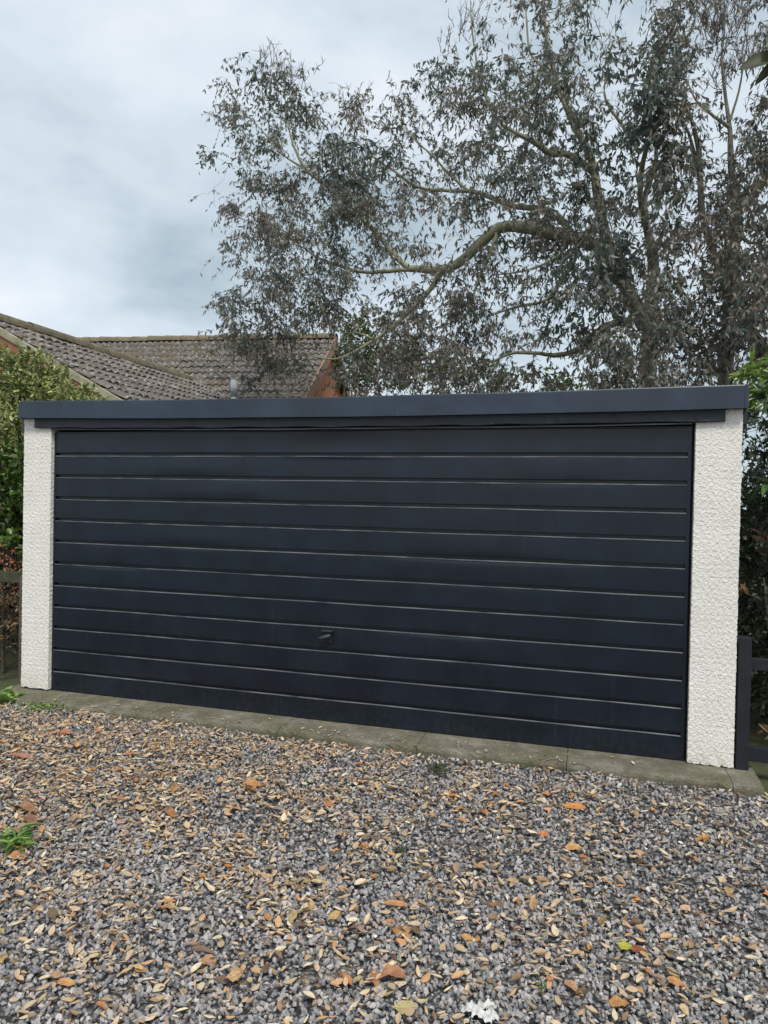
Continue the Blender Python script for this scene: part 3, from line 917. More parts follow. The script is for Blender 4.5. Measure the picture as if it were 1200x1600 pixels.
# --- eucalyptus trees behind the garage
EUC = np.array([(1.71,7.6,9.46,5,0.0),(2.14,7.99,9.57,5,0.42),(2.71,7.36,9.17,17,0.34),(3.02,5.87,8.28,50,0.33),(2.79,6.63,8.85,50,0.76),(3.42,7.14,9.1,48,0.3),
(3.32,8.82,10.26,48,0.39),(3.14,8.82,10.25,48,0.35),(3.64,5.69,7.81,17,0.33),(3.95,6.14,8.06,5,0),(4.54,6.65,8.52,32,0.47),(4.28,6.61,8.63,32,0.61),
(4.58,6.59,8.34,68,0.51),(4.85,6.59,8.36,68,0.57),(4.87,7.19,8.92,68,0.38),(5.43,8.57,9.43,32,0.42),(5.12,7.28,8.74,32,0.39),(5.35,6.9,8.31,17,0.66),
(-1.35,6.53,8.78,5,0.52),(1.13,8.16,9.46,17,0.57),(1.55,9.12,9.95,36,0.48),(2.25,5.46,7.77,17,0.15),(2.59,6.25,8.0,36,0.35),(2.85,7.45,8.99,48,0.44),
(3.03,7.15,8.45,48,0.44),(3.18,6.45,8.17,48,0.46),(3.41,6.09,7.81,48,0.44),(3.13,8.03,9.01,48,0.43),(3.47,6.75,8.46,48,0),(3.77,7.75,8.79,17,0.5),
(3.95,6.72,8.1,36,0.57),(4.7,7.98,8.75,50,0.36),(4.39,6.26,7.79,50,0.41),(4.58,5.08,7.21,68,0.74),(4.86,6.18,7.7,68,0.39),(4.68,7.36,8.6,68,0.06),
(5.12,7.22,8.24,36,0.13),(5.29,5.48,7.15,17,0.59),(-2.46,7.17,9.1,17,0.13),(-1.52,6.3,8.26,36,0.09),(-1.52,6.99,8.83,17,0.64),(1.18,6.03,7.75,17,0.15),
(1.33,6.87,8.29,50,0.07),(1.11,7.94,8.86,50,0.2),(2.15,5.9,7.48,48,0.37),(1.47,7.95,8.81,48,0.32),(1.87,6.93,8.21,48,0.29),(2.36,6.52,7.95,32,0.24),
(2.36,6.06,7.61,32,0.18),(2.54,5.78,7.64,50,0.48),(2.49,6.82,8.07,50,0.35),(2.92,7.45,8.56,68,0.42),(2.89,7.08,8.36,68,0.43),(3.02,6.08,7.66,68,0.24),
(3.22,7.92,8.51,48,0.39),(3.21,8.27,8.93,48,0.6),(3.31,6.7,8.12,48,0.34),(3.74,5.02,6.93,32,0.18),(3.84,7.5,8.37,32,0.17),(4.01,6.04,7.57,36,0),
(4.56,6.35,7.38,68,0),(4.65,7.9,8.65,68,0.18),(4.4,5.7,7.3,68,0),(4.77,7.11,7.99,48,0.18),(5.18,8.93,9.04,48,0.3),(4.94,8.05,8.59,48,0.37),
(5.25,8.04,8.52,17,0.37),(5.46,7.3,7.98,5,0.55),(-2.97,7.33,8.91,5,0.08),(-2.32,6.69,8.34,32,0.66),(-2.08,6.94,8.58,32,0.37),(-1.16,6.2,8.01,50,0.27),
(-1.68,6.98,8.39,50,0.18),(-0.82,6.2,7.96,32,0.36),(-1.0,6.17,7.87,32,0.43),(-0.97,7.67,8.67,17,0.42),(-0.69,7.86,8.59,5,0.25),(0.24,5.94,7.47,5,0.49),
(1.16,5.03,6.9,36,0.43),(0.82,7.36,8.33,36,0.3),(0.96,8.57,8.79,50,0.52),(1.53,6.64,7.82,50,0.68),(2.13,5.88,7.4,68,0.42),(1.67,7.68,8.42,68,0.58),
(1.88,7.21,8.23,68,0.7),(2.13,8.42,8.62,48,0.43),(2.4,6.91,7.62,48,0.34),(2.5,5.65,7.19,48,0.06),(2.72,6.47,7.66,48,0.76),(2.5,6.54,7.55,48,0.44),
(2.57,7.68,8.41,48,0.49),(2.92,5.68,7.21,71,0.26),(3.16,6.29,7.49,71,0.45),(2.97,7.81,8.24,71,0.33),(2.75,7.74,8.15,71,0.59),(3.4,5.82,6.92,68,0.31),
(3.27,6.96,7.7,68,0.67),(3.36,7.08,7.92,68,0.55),(3.81,6.7,7.62,32,0.15),(3.58,7.39,7.85,32,0.44),(4.16,7.74,8.13,36,0),(4.26,4.73,6.24,71,0.09),
(4.22,4.77,6.22,71,0),(4.47,5.08,6.44,71,0),(4.28,4.91,6.51,71,0.24),(4.6,5.18,6.65,48,0),(4.61,5.04,6.35,48,0.02),(4.67,4.82,6.36,48,0.42),
(4.83,5.49,6.55,17,0.42),(5.38,7.36,7.66,5,0.24),(-3.02,7.42,8.42,17,0.45),(-1.65,5.6,7.32,50,0.5),(-2.37,6.91,8.16,50,0.37),(-1.74,6.77,8.01,48,0.27),
(-2.15,8.27,8.8,48,0.29),(-1.87,7.42,8.27,48,0.24),(-0.91,6.34,7.64,50,0.15),(-1.73,7.64,8.49,50,0.41),(-1.36,7.84,8.45,50,0.36),(-0.77,6.7,7.74,50,0.66),
(-0.28,7.08,8.01,50,0.64),(0.62,4.78,6.49,50,0.59),(-0.18,7.17,8.09,17,0.22),(0.01,8.09,8.33,32,0.38),(-0.04,8.74,8.9,32,0.55),(0.81,7.63,7.82,50,0.43),
(0.6,7.64,8.09,50,0.44),(1.3,7.24,7.82,50,0.4),(1.75,6.09,7.2,50,0.38),(1.84,6.83,7.62,48,0.46),(2.06,5.55,6.61,48,0.2),(1.86,5.99,7.19,48,0.34),
(2.37,5.98,6.98,68,0.2),(2.56,5.4,6.68,68,0.49),(2.11,6.85,7.58,68,0.46),(2.72,6.82,7.21,68,0.47),(2.34,7.82,8.02,68,0.48),(2.5,8.3,8.25,68,0.49),
(2.83,6.8,7.43,68,0.55),(2.88,6.41,7.13,68,0.65),(3.07,6.14,6.79,68,0.15),(3.38,7.54,7.64,48,0.16),(3.54,6.78,7.12,48,0.26),(3.48,7.23,7.49,48,0.44),
(3.62,6.67,7.22,32,0.27),(3.58,6.8,7.11,32,0.38),(3.92,5.89,6.81,50,0.3),(4.28,7.11,7.24,50,0.22),(4.31,5.2,6.32,71,0.06),(4.41,5.13,6.35,71,0.02),
(4.32,4.89,5.98,71,0),(4.47,5.16,6.24,71,0.11),(4.72,4.76,5.98,32,0.35),(4.68,4.72,6.0,32,0.54),(5.28,7.66,7.44,17,0.28),(5.37,6.75,7.03,17,0.6),
(5.69,6.44,6.66,36,0.55),(-3.41,7.94,8.01,36,0.11),(-2.73,8.06,8.26,48,0.52),(-2.35,7.2,7.96,48,0.34),(-2.38,7.5,7.72,48,0.56),(-2.23,7.82,7.95,48,0.09),
(-2.11,8.08,8.21,48,0.4),(-1.41,6.4,7.37,48,0.37),(-1.14,6.24,7.21,32,0.52),(-1.89,8.64,8.45,32,0.36),(-0.4,6.46,7.07,50,0.01),(-0.22,5.87,6.89,50,0.25),
(-0.46,7.34,7.68,48,0.42),(-0.44,7.09,7.43,48,0),(-0.34,6.78,7.12,48,0.46),(0.29,5.91,6.7,32,0),(0.05,7.78,7.66,32,0),(1.12,5.1,6.4,50,0.35),
(0.69,6.13,6.68,50,0.14),(0.61,7.57,7.62,32,0.61),(1.3,6.33,6.72,32,0.28),(1.53,5.65,6.45,32,0.3),(1.31,7.18,7.13,32,0.53),(1.64,7.44,7.33,68,0.33),
(1.86,7.05,7.06,68,0.45),(1.66,8.05,7.53,68,0.2),(2.44,5.08,6.15,68,0.32),(2.39,5.15,6.24,68,0.12),(1.96,7.86,7.75,68,0.54),(2.6,7.44,7.39,68,0.6),
(2.67,6.96,6.94,68,0.33),(2.53,7.76,7.29,68,0.35),(3.1,7.58,7.21,68,0.34),(3.1,6.59,6.66,68,0.4),(2.84,7.43,7.37,68,0.44),(3.42,7.07,7.14,48,0.11),
(3.51,6.53,6.6,48,0.01),(3.54,7.41,7.08,48,0.37),(3.6,7.24,7.21,50,0.55),(3.74,6.98,6.83,50,0.32),(4.07,6.68,6.7,50,0.1),(4.14,6.57,6.7,50,0),
(4.49,5.13,5.76,68,0.17),(4.29,5.14,6.05,68,0.06),(4.47,5.12,5.93,68,0.23),(4.74,5.21,5.89,32,0.54),(4.64,5.1,6.01,32,0.45),(5.12,7.84,7.25,36,0.5),
(5.3,4.82,5.64,32,0.65),(5.29,6.43,6.49,32,0.37),(5.95,7.08,6.73,48,0.4),(5.67,6.1,6.27,48,0.38),(5.48,5.45,5.79,48,0.46),(-3.72,8.32,8.07,5,0.32),
(-1.58,5.78,6.74,50,0.45),(-2.82,8.06,7.7,50,0.13),(-2.41,8.52,8.14,50,0.31),(-2.22,7.92,7.43,50,0.08),(-1.34,7.07,6.91,32,0.18),(-0.45,4.88,5.93,32,0.75),
(-0.32,6.37,6.81,48,0.25),(-0.71,6.77,7.01,48,0.46),(-1.27,7.79,7.47,48,0.61),(-0.17,7.06,6.83,68,0.22),(-0.04,6.6,6.58,68,0.14),(-0.53,7.21,6.92,68,0.17),
(0.03,6.84,6.9,48,0.47),(-0.14,7.63,7.12,48,0.36),(0.22,7.37,7.0,48,0.23),(0.81,6.3,6.59,32,0.53),(0.57,7.07,6.72,32,0.61),(0.9,6.94,6.8,36,0.3),
(1.08,8.54,7.43,50,0.4),(1.63,5.77,6.2,50,0.2),(1.47,7.86,7.17,48,0.43),(1.8,6.71,6.8,48,0.57),(2.01,6.24,6.21,48,0.54),(1.99,9.54,7.67,68,0.23),
(2.09,7.33,7.0,68,0.36),(2.32,6.12,6.2,68,0.36),(2.92,5.4,5.95,68,0.29),(2.6,5.84,6.18,68,0.4),(2.46,7.36,6.85,68,0.42),(2.89,7.69,7.08,48,0.36),
(2.92,6.96,6.49,48,0.26),(3.18,6.03,6.1,48,0.54),(3.26,7.69,6.99,48,0.26),(3.53,7.19,6.76,48,0.43),(3.47,7.27,6.65,48,0.39),(3.88,7.18,6.59,50,0.35),
(3.79,6.78,6.56,50,0.16),(4.18,7.41,6.78,32,0.01),(3.98,7.28,6.56,32,0.07),(4.32,4.74,5.39,32,0),(4.38,4.86,5.37,32,0.24),(4.6,5.24,5.78,50,0),
(4.65,5.27,5.74,50,0.17),(5.05,6.78,6.43,48,0.45),(5.12,6.67,6.18,48,0.3),(5.01,6.62,6.22,48,0.22),(5.53,6.84,6.1,48,0.5),(5.58,7.33,6.46,48,0.26),
(5.54,6.77,6.25,48,0.07),(5.67,6.35,6.15,68,0.55),(5.68,5.52,5.7,68,0.21),(5.9,6.5,6.19,68,0.24),(-3.31,7.66,7.08,5,0.2),(-1.91,6.04,6.12,50,0.55),
(-1.76,6.32,6.52,50,0.5),(-1.83,6.81,6.82,68,0.25),(-1.47,6.82,6.79,68,0.64),(-1.91,7.85,6.94,68,0.42),(-1.45,7.03,6.72,48,0.58),(-1.59,7.84,7.14,48,0.67),
(-0.87,6.59,6.25,48,0.56),(-0.52,6.63,6.58,50,0.17),(-0.3,6.34,6.26,50,0.24),(-0.1,6.45,6.11,68,0.24),(0.02,6.06,5.96,68,0.35),(-0.28,7.41,6.8,68,0),
(-0.35,7.94,7.16,68,0.12),(0.41,6.05,5.92,68,0.1),(0.04,6.96,6.4,68,0.38),(0.57,7.4,6.59,50,0.48),(-0.03,9.49,7.46,50,0.74),(0.62,7.83,6.96,32,0.49),
(0.87,7.72,6.58,32,0.62),(1.25,6.99,6.36,50,0.55),(0.98,8.1,6.79,50,0.59),(1.88,6.33,6.02,48,0.24),(2.01,6.84,6.08,48,0.54),(2.1,6.18,6.1,48,0.47),
(2.52,6.15,6.04,48,0.15),(2.22,7.73,6.82,48,0.34),(2.55,5.49,5.57,48,0.54),(2.7,6.88,6.26,48,0.19),(2.7,7.15,6.27,48,0.29),(2.58,7.39,6.63,48,0.11),
(3.19,6.0,5.94,48,0.35),(2.73,8.74,7.11,48,0.34),(2.95,6.48,5.88,48,0.25),(3.45,6.98,6.27,68,0.41),(3.46,6.96,6.12,68,0.19),(3.37,6.92,6.22,68,0.23),
(3.8,5.71,5.51,48,0.48),(3.6,7.27,6.37,48,0.31),(3.6,7.04,6.36,48,0.31),(4.13,7.33,6.27,50,0),(4.15,7.43,6.47,50,0),(4.41,5.21,5.21,50,0.21),
(4.38,4.82,5.3,50,0),(4.5,4.75,5.16,48,0.14),(4.58,5.14,5.43,48,0.1),(4.62,5.11,5.36,48,0),(4.99,6.12,5.68,48,0.44),(5.05,7.15,6.09,48,0.13),
(5.34,7.15,5.97,48,0.05),(5.37,5.26,5.15,68,0.52),(5.45,6.18,5.49,68,0.21),(5.34,6.4,5.78,68,0.65),(5.5,4.71,5.09,68,0.32),(5.58,5.73,5.55,68,0.29),
(5.73,6.91,5.98,68,0.39),(-3.4,8.14,7.05,17,0.4),(-1.5,6.06,5.74,50,0.88),(-2.59,7.31,6.62,50,0.39),(-0.9,5.39,5.47,68,0.58),(-1.32,6.13,5.72,68,0.41),
(-1.1,5.44,5.63,68,0.66),(-1.43,7.14,6.38,48,0.48),(-0.96,6.39,6.07,48,0.34),(-1.13,6.34,5.86,48,0.62),(-0.42,6.5,5.84,48,0.43),(-1.41,8.12,6.66,48,0.66),
(-0.98,8.04,6.53,48,0.24),(-0.48,7.42,6.34,48,0.3),(-0.23,6.69,6.18,48,0.08),(-0.16,6.32,6.02,48,0.56),(0.44,5.77,5.74,68,0.73),(-0.17,7.35,6.32,68,0.64),
(-0.06,7.52,6.49,68,0.27),(0.59,7.22,6.15,48,0.55),(0.5,6.85,6.09,48,0.7),(1.06,5.26,5.38,48,0.58),(1.2,6.31,5.74,32,0.39),(0.8,7.66,6.32,32,0.72),
(1.73,6.19,5.7,32,0.76),(1.74,5.62,5.52,32,0.68),(1.63,7.07,6.14,48,0.02),(1.75,6.48,5.9,48,0.29),(1.98,6.48,5.9,48,0.42),(2.42,5.24,5.13,32,0.37),
(2.34,7.32,5.96,32,0.3),(2.65,6.69,5.81,48,0.33),(2.75,7.45,6.08,48,0),(2.65,8.91,6.65,48,0),(2.89,6.86,5.68,68,0.2),(3.06,5.23,5.24,68,0.6),
(3.03,6.29,5.64,68,0.27),(3.45,6.94,5.78,68,0.43),(3.52,7.04,5.73,68,0.39),(3.4,8.27,6.28,68,0.02),(3.7,6.59,5.66,68,0.32),(3.92,6.28,5.63,68,0.39),
(3.78,7.44,6.1,68,0.89),(4.24,6.78,5.73,68,0.4),(4.02,7.77,6.16,68,0.38),(4.11,9.27,6.8,68,0.74),(4.66,7.81,5.82,48,0.14),(4.41,6.96,5.8,48,0.45),
(4.38,6.87,5.57,48,0.39),(4.87,7.86,5.85,48,0.17),(4.85,6.17,5.19,48,0.33),(4.95,7.68,6.0,48,0.42),(5.26,7.59,6.0,68,0.45),(4.94,5.29,4.84,68,0.42),
(5.23,6.61,5.44,68,0.54),(5.54,7.38,5.69,68,0.15),(5.56,7.59,5.96,68,0.4),(5.32,6.19,5.47,68,0.51),(5.55,5.77,5.06,68,0.32),(5.91,6.8,5.58,68,0.35),
(5.77,6.28,5.22,68,0.19),(-2.44,6.87,5.78,17,0.33),(-2.14,6.61,5.74,32,0.37),(-1.52,5.92,5.49,32,0.57),(-1.01,5.86,5.44,48,0.45),(-1.55,6.82,5.82,48,0.73),
(-1.97,7.65,6.01,48,0.53),(-1.93,8.66,6.58,68,0.77),(-1.43,6.94,5.78,68,0.58),(-0.62,5.4,5.29,68,0.76),(-0.78,6.57,5.66,48,0.32),(-0.83,6.63,5.73,48,0.89),
(-0.38,5.97,5.44,48,0.56),(-0.4,6.81,5.58,48,0.2),(-0.71,8.19,6.03,48,0.33),(-0.35,6.58,5.56,48,0.26),(0.51,6.08,5.36,48,0.43),(0.34,6.63,5.35,48,0.33),
(0.52,6.06,5.41,48,0.43),(0.35,7.15,5.6,48,0.79),(0.56,7.1,5.58,48,0.4),(1.44,4.46,4.68,48,0.38),(0.85,7.36,5.65,32,0.57),(1.48,5.46,4.96,32,0.52),
(1.81,5.76,5.22,36,0.61),(1.84,7.55,5.53,36,0.09),(1.8,8.86,6.23,50,0.18),(2.33,7.14,5.61,50,0.18),(2.62,7.94,5.74,48,0.19),(2.93,5.68,4.98,48,0.4),
(2.59,7.76,5.93,48,0.35),(2.98,7.76,5.9,71,0.75),(2.93,7.25,5.61,71,0.27),(3.05,7.82,5.69,71,0.07),(2.96,6.99,5.53,71,0.39),(3.29,6.39,5.33,71,0.46),
(3.58,7.0,5.44,71,0.33),(3.44,7.81,5.69,71,0.33),(3.32,7.09,5.58,71,0.11),(3.76,4.54,4.42,71,0.1),(3.72,8.14,5.59,71,0.29),(3.75,6.14,5.24,71,0.7),
(3.86,6.34,5.04,71,0.17),(4.11,7.96,5.7,71,0),(3.99,5.58,4.69,71,0.14),(3.96,5.32,4.79,71,0.17),(4.04,5.54,4.68,71,0.21),(4.52,5.93,5.02,68,0.43),
(4.33,5.51,4.64,68,0.25),(4.46,5.45,4.71,68,0.37),(4.73,6.96,5.46,68,0.51),(4.61,5.96,4.88,68,0.5),(4.78,6.74,5.2,68,0.71),(5.32,7.93,5.74,68,0.57),
(5.13,6.24,5.06,68,0.34),(5.23,6.15,4.8,68,0.34),(5.24,5.19,4.51,68,0.33),(5.17,5.14,4.73,68,0.38),(5.46,6.55,4.93,68,0.27),(6.06,7.41,5.46,68,0.28),
(5.49,4.96,4.39,68,0.85),(5.79,6.79,4.98,68,0.05),(-2.44,6.76,5.54,5,0.63),(-2.4,7.81,5.6,50,0.43),(-2.36,7.17,5.63,50,0.59),(-0.86,5.14,4.81,68,0.61),
(-1.75,7.21,5.34,68,0.37),(-1.75,7.49,5.73,68,0.65),(-0.49,5.58,4.8,68,0.43),(-1.3,7.08,5.51,68,0.47),(-1.8,7.79,5.43,68,0.34),(-0.88,7.2,5.48,68,0.2),
(-1.01,7.25,5.24,68,0.37),(-0.56,6.46,5.24,68,0.27),(-0.09,6.17,5.08,48,0.26),(0.47,4.85,4.48,48,0.46),(-0.73,8.14,5.54,48,0.29),(0.24,6.86,5.08,32,0.6),
(-0.33,8.36,5.88,32,0.42),(0.46,7.19,5.39,36,0.4),(1.38,5.76,4.82,17,0.49),(1.51,7.52,5.23,50,1),(1.41,6.54,4.98,50,0.6),(2.03,6.88,5.03,48,0.62),
(2.15,5.92,4.84,48,0.2),(1.99,5.8,4.82,48,0.8),(2.47,5.78,4.7,50,0.3),(2.03,7.92,5.59,50,0.53),(2.81,5.72,4.48,48,0.48),(2.91,6.1,4.76,48,0.48),
(2.64,6.59,4.84,48,0.67),(3.22,6.99,5.01,48,0),(3.06,7.36,5.12,48,0.25),(3.07,8.14,5.47,48,0.42),(3.52,6.64,4.79,68,0.25),(3.53,6.32,4.89,68,0),
(3.38,5.66,4.76,68,0.03),(3.83,6.5,4.64,71,0.46),(3.77,6.09,4.67,71,0.31),(3.82,7.33,5.05,71,0.07),(3.79,5.66,4.51,71,0.06),(4.05,6.11,4.62,68,0.22),
(4.01,5.79,4.63,68,0),(4.12,5.91,4.51,68,0.33),(4.42,4.61,4.12,48,0.75),(4.38,7.46,5.08,48,0.32),(4.24,4.24,3.98,48,0.51),(4.58,4.57,4.11,48,0.19),
(4.84,7.27,5.04,48,0.77),(4.7,6.66,4.68,48,0.68),(5.28,6.32,4.66,68,0.43),(5.12,6.88,4.9,68,0.58),(5.22,6.0,4.43,68,0.47),(5.33,5.17,4.17,48,0.52),
(5.31,5.27,4.18,48,0.54),(5.27,5.74,4.44,48,0.59),(5.54,5.35,4.41,68,0.39),(5.57,5.21,4.23,68,0.59),(5.43,4.56,4.01,68,0.28),(-2.85,7.36,4.97,50,0.44),
(-3.55,8.9,5.42,50,0.41),(-1.99,6.74,4.73,48,0.23),(-2.23,6.75,4.79,48,0.2),(-2.79,7.92,5.34,48,0.32),(-2.1,7.56,4.9,68,0.38),(-1.46,6.23,4.61,68,0.52),
(-1.37,6.5,4.87,68,0.33),(-0.57,5.28,4.37,68,0.55),(-1.35,6.94,4.72,68,0.55),(-1.79,7.85,5.28,68,0.37),(-0.51,6.81,4.61,68,0.29),(-0.78,7.0,5.03,68,0.54),
(-0.6,6.26,4.59,68,0.37),(-0.67,7.73,5.25,50,0.51),(-0.46,6.95,4.84,50,0.68),(-0.58,8.95,5.25,32,0.58),(0.64,5.16,4.12,32,0.77),(0.61,6.92,4.76,36,1.0),
(1.04,6.75,4.54,48,0.54),(1.02,6.25,4.65,48,0.79),(1.5,5.14,4.38,48,0.78),(1.73,6.52,4.52,68,0.5),(1.85,5.98,4.32,68,0.76),(1.75,6.37,4.53,68,0.63),
(1.38,10.4,5.73,48,0.47),(2.02,7.34,4.62,48,0.73),(1.91,6.35,4.41,48,0.66),(2.05,7.35,4.91,32,0.78),(2.28,7.62,5.0,32,0.91),(2.64,5.92,4.24,50,0.43),
(2.76,6.9,4.54,50,0.89),(2.95,7.82,4.93,68,0.29),(3.14,7.54,4.74,68,0.25),(3.08,7.07,4.55,68,0.32),(3.44,5.2,4.12,68,0.38),(3.48,6.4,4.53,68,0.36),
(3.26,8.21,5.03,68,0.29),(3.92,5.57,4.05,71,0.09),(3.82,6.8,4.52,71,0.38),(3.78,4.7,4.04,71,0.3),(3.85,6.39,4.49,71,0.43),(4.12,5.4,4.19,68,0.42),
(4.16,5.52,4.03,68,0.54),(4.17,6.33,4.33,68,0.52),(4.59,6.01,4.39,68,0.47),(4.48,6.34,4.39,68,0.7),(4.71,7.22,4.78,68,0.81),(4.81,6.72,4.57,68,0.12),
(4.48,3.8,3.59,68,0.95),(4.82,6.05,4.13,68,0.51),(5.15,6.52,4.31,68,0.65),(5.27,6.11,4.11,68,0.54),(5.24,6.59,4.22,68,0.33),(5.49,6.65,4.35,68,0.5),
(5.43,7.05,4.65,68,0.51),(5.67,6.78,4.55,68,0.55),(5.66,5.87,4.17,68,0.68),(5.54,4.75,3.79,68,0.47),(5.53,5.24,4.0,68,0.56),(-2.55,7.2,4.46,50,0.58),
(-2.62,7.2,4.67,50,0.13),(-1.98,6.26,4.28,48,0.52),(-1.48,5.72,4.03,48,0.13),(-2.06,6.56,4.28,48,0.46),(-1.63,7.2,4.51,68,0.75),(-1.78,7.2,4.48,68,0.38),
(-1.54,6.76,4.41,68,0.59),(-0.93,6.87,4.34,68,0.65),(-0.97,6.58,4.42,68,0.24),(-1.16,7.2,4.57,68,0.26),(-0.97,7.2,4.59,48,0.64),(-0.55,7.12,4.51,48,0.74),
(-0.44,6.64,4.45,48,0.58),(-0.32,6.64,4.46,50,0.44),(-0.21,6.37,4.22,50,0.75),(0.44,6.76,4.26,36,0.99),(0.89,5.78,3.92,48,0.83),(0.71,7.01,4.3,48,0.55),
(0.38,7.24,4.51,48,0.7),(1.36,5.31,3.98,71,0.84),(0.69,7.82,4.76,71,0.73),(1.28,6.34,4.2,71,0.55),(0.45,9.14,4.97,71,0.82),(1.46,7.46,4.62,68,0.99),
(1.46,7.0,4.24,68,0.61),(1.4,7.96,4.71,68,0.93),(2.17,5.9,4.1,48,0.89),(1.7,7.47,4.47,48,0.71),(1.95,7.68,4.32,48,0.71),(2.02,7.97,4.58,36,1),
(2.8,5.94,3.88,32,0.72),(2.82,7.27,4.49,32,0.72),(3.01,8.55,4.52,68,0.18),(3.14,6.38,4.0,68,0.17),(3.01,6.77,4.04,68,0.38),(3.51,6.26,3.87,68,0.05),
(3.44,6.22,3.99,68,0.06),(3.59,7.29,4.15,68,0),(3.87,5.59,3.96,68,0.2),(3.71,6.5,3.93,68,0.5),(3.93,6.86,4.21,68,0.21),(4.17,5.56,3.76,71,0.57),
(4.05,6.61,4.05,71,0),(4.2,7.01,4.17,71,0.39),(4.19,8.32,4.71,71,0.38),(4.5,5.63,3.81,71,0.27),(4.39,4.44,3.56,71,0.87),(4.68,6.84,4.26,71,0.37),
(4.42,6.07,3.88,71,0.87),(5.03,8.12,4.4,71,0.72),(4.92,5.91,3.8,71,0.85),(4.64,5.73,3.84,71,0.75),(4.69,5.69,3.98,71,0.64),(5.06,6.44,4.07,71,0.62),
(5.4,7.04,4.31,71,0.48),(4.98,6.0,3.93,71,0.59),(5.1,5.87,4.03,71,0.85),(5.14,3.88,3.45,68,0.62),(5.31,5.74,3.94,68,0.93),(5.5,6.86,4.03,68,0.5),
(5.48,5.23,3.69,68,0.56),(5.62,5.3,3.55,68,0.2),(5.84,6.17,3.9,68,0.63),(-2.32,6.21,4.04,36,0.52),(-2.51,7.2,4.2,48,0.34),(-2.05,6.66,4.02,48,0.2),
(-2.1,6.78,4.0,48,0.64),(-1.35,6.26,3.8,68,0.59),(-1.74,6.84,4.04,68,0.39),(-1.94,7.16,4.12,68,0.08),(-1.12,7.2,3.94,48,0.37),(-1.44,7.15,4.24,48,0.28),
(-1.38,7.2,4.25,48,0.33),(-0.82,6.93,3.97,36,0.34),(0.12,5.98,3.75,32,0.32),(-0.2,7.2,3.9,32,0.27),(-0.45,8.26,4.3,32,0.75),(-0.06,7.73,4.04,32,0.47),
(0.75,6.81,3.99,71,0.47),(0.81,5.91,3.58,71,0.75),(0.91,5.54,3.52,71,0.76),(0.99,6.14,3.75,71,0.61),(0.88,7.21,3.87,71,0.69),(0.63,7.85,4.16,71,0.8),
(0.93,7.19,4.1,71,0.49),(1.42,6.09,3.85,71,0.87),(1.51,7.35,4.03,68,0.86),(1.7,5.99,3.53,68,0.44),(1.93,5.3,3.57,68,0.7),(1.88,7.55,4.07,68,0.97),
(1.79,6.99,4.01,68,0.97),(2.08,6.12,3.55,68,0.61),(2.69,4.74,3.5,48,0.44),(2.19,7.16,4.07,48,0.74),(2.29,7.73,4.09,48,0.42),(2.5,6.94,3.95,36,0.84),
(2.92,6.47,3.84,32,0.55),(3.06,7.38,3.75,32,0.45),(3.61,6.26,3.75,50,0.36),(3.6,6.64,3.6,50,0.36),(3.77,5.63,3.47,68,0.33),(3.77,4.92,3.52,68,0.57),
(3.78,7.0,3.84,68,0.62),(4.14,6.41,3.73,71,0.25),(4.02,6.28,3.61,71,0.33),(4.08,5.38,3.34,71,0.38),(3.98,4.59,3.37,71,0.19),(4.53,6.02,3.42,71,0.63),
(4.47,6.65,3.78,71,0.61),(4.66,6.55,3.55,71,0.64),(4.64,6.1,3.72,71,0.71),(4.58,4.79,3.46,71,0.66),(4.78,7.37,3.87,71,0.81),(4.91,5.81,3.4,71,0.57),
(4.91,6.42,3.81,71,0.45),(5.27,6.24,3.68,71,0.39),(5.01,5.82,3.53,71,0.63),(5.13,6.05,3.56,71,0.44),(5.1,5.64,3.58,71,0.57),(5.44,5.61,3.56,48,0.45),
(5.32,5.76,3.48,48,0.68),(5.52,5.89,3.58,48,0.56),(5.96,6.62,3.57,50,0.27),(5.86,6.97,3.74,50,0.48),(-2.09,7.2,3.48,36,0.18),(-1.29,6.5,3.6,48,0.35),
(-1.55,7.2,3.65,48,0.83),(-1.71,7.2,3.79,48,0.19),(-1.0,6.71,3.38,48,0.52),(-1.02,6.68,3.67,48,0.21),(-1.42,7.2,3.82,48,0.58),(-0.6,7.2,3.49,17,0.21),
(0.32,5.69,3.38,32,0.66),(-0.27,6.73,3.48,32,0.37),(-0.01,7.72,3.56,50,0.6),(0.02,8.13,3.99,50,0.57),(1.14,5.57,3.29,71,0.54),(0.49,7.04,3.69,71,0.36),
(0.73,6.22,3.38,71,0.7),(0.73,7.17,3.67,71,0.54),(0.84,7.25,3.39,68,0.77),(0.72,7.52,3.7,68,0.73),(1.27,6.86,3.6,68,0.6),(0.92,8.61,4.06,68,1),
(1.21,8.23,3.87,68,0.78),(1.67,5.69,3.39,68,0.81),(1.75,7.44,3.56,68,0.91),(1.51,8.06,3.52,68,0.61),(1.88,6.99,3.55,68,0.49),(2.52,5.83,3.29,68,0.87),
(2.16,7.04,3.57,68,0.83),(2.44,6.98,3.56,68,0.66),(2.86,6.98,3.48,50,0.31),(2.74,6.9,3.34,50,0.78),(3.03,7.02,3.37,32,0.33),(3.02,6.91,3.29,32,0.46),
(3.61,5.69,3.1,32,0.48),(3.55,7.54,3.41,32,0.65),(3.95,5.41,3.06,68,0.37),(4.0,6.66,3.19,68,0.2),(3.95,5.82,3.1,68,0.39),(4.18,5.71,3.32,68,0.58),
(4.21,7.24,3.42,68,0.02),(4.09,5.93,3.08,68,0.53),(4.46,4.7,2.86,71,0.58),(4.48,4.73,3.06,71,0.32),(4.39,7.11,3.59,71,0.43),(4.45,5.84,3.11,71,0.62),
(4.72,5.64,3.08,71,0.44),(4.74,6.94,3.22,71,0.66),(4.9,5.96,3.07,71,0.44),(4.76,4.91,2.98,71,0.45),(5.17,6.22,3.24,71,0.88),(5.01,6.11,3.38,71,0.55),
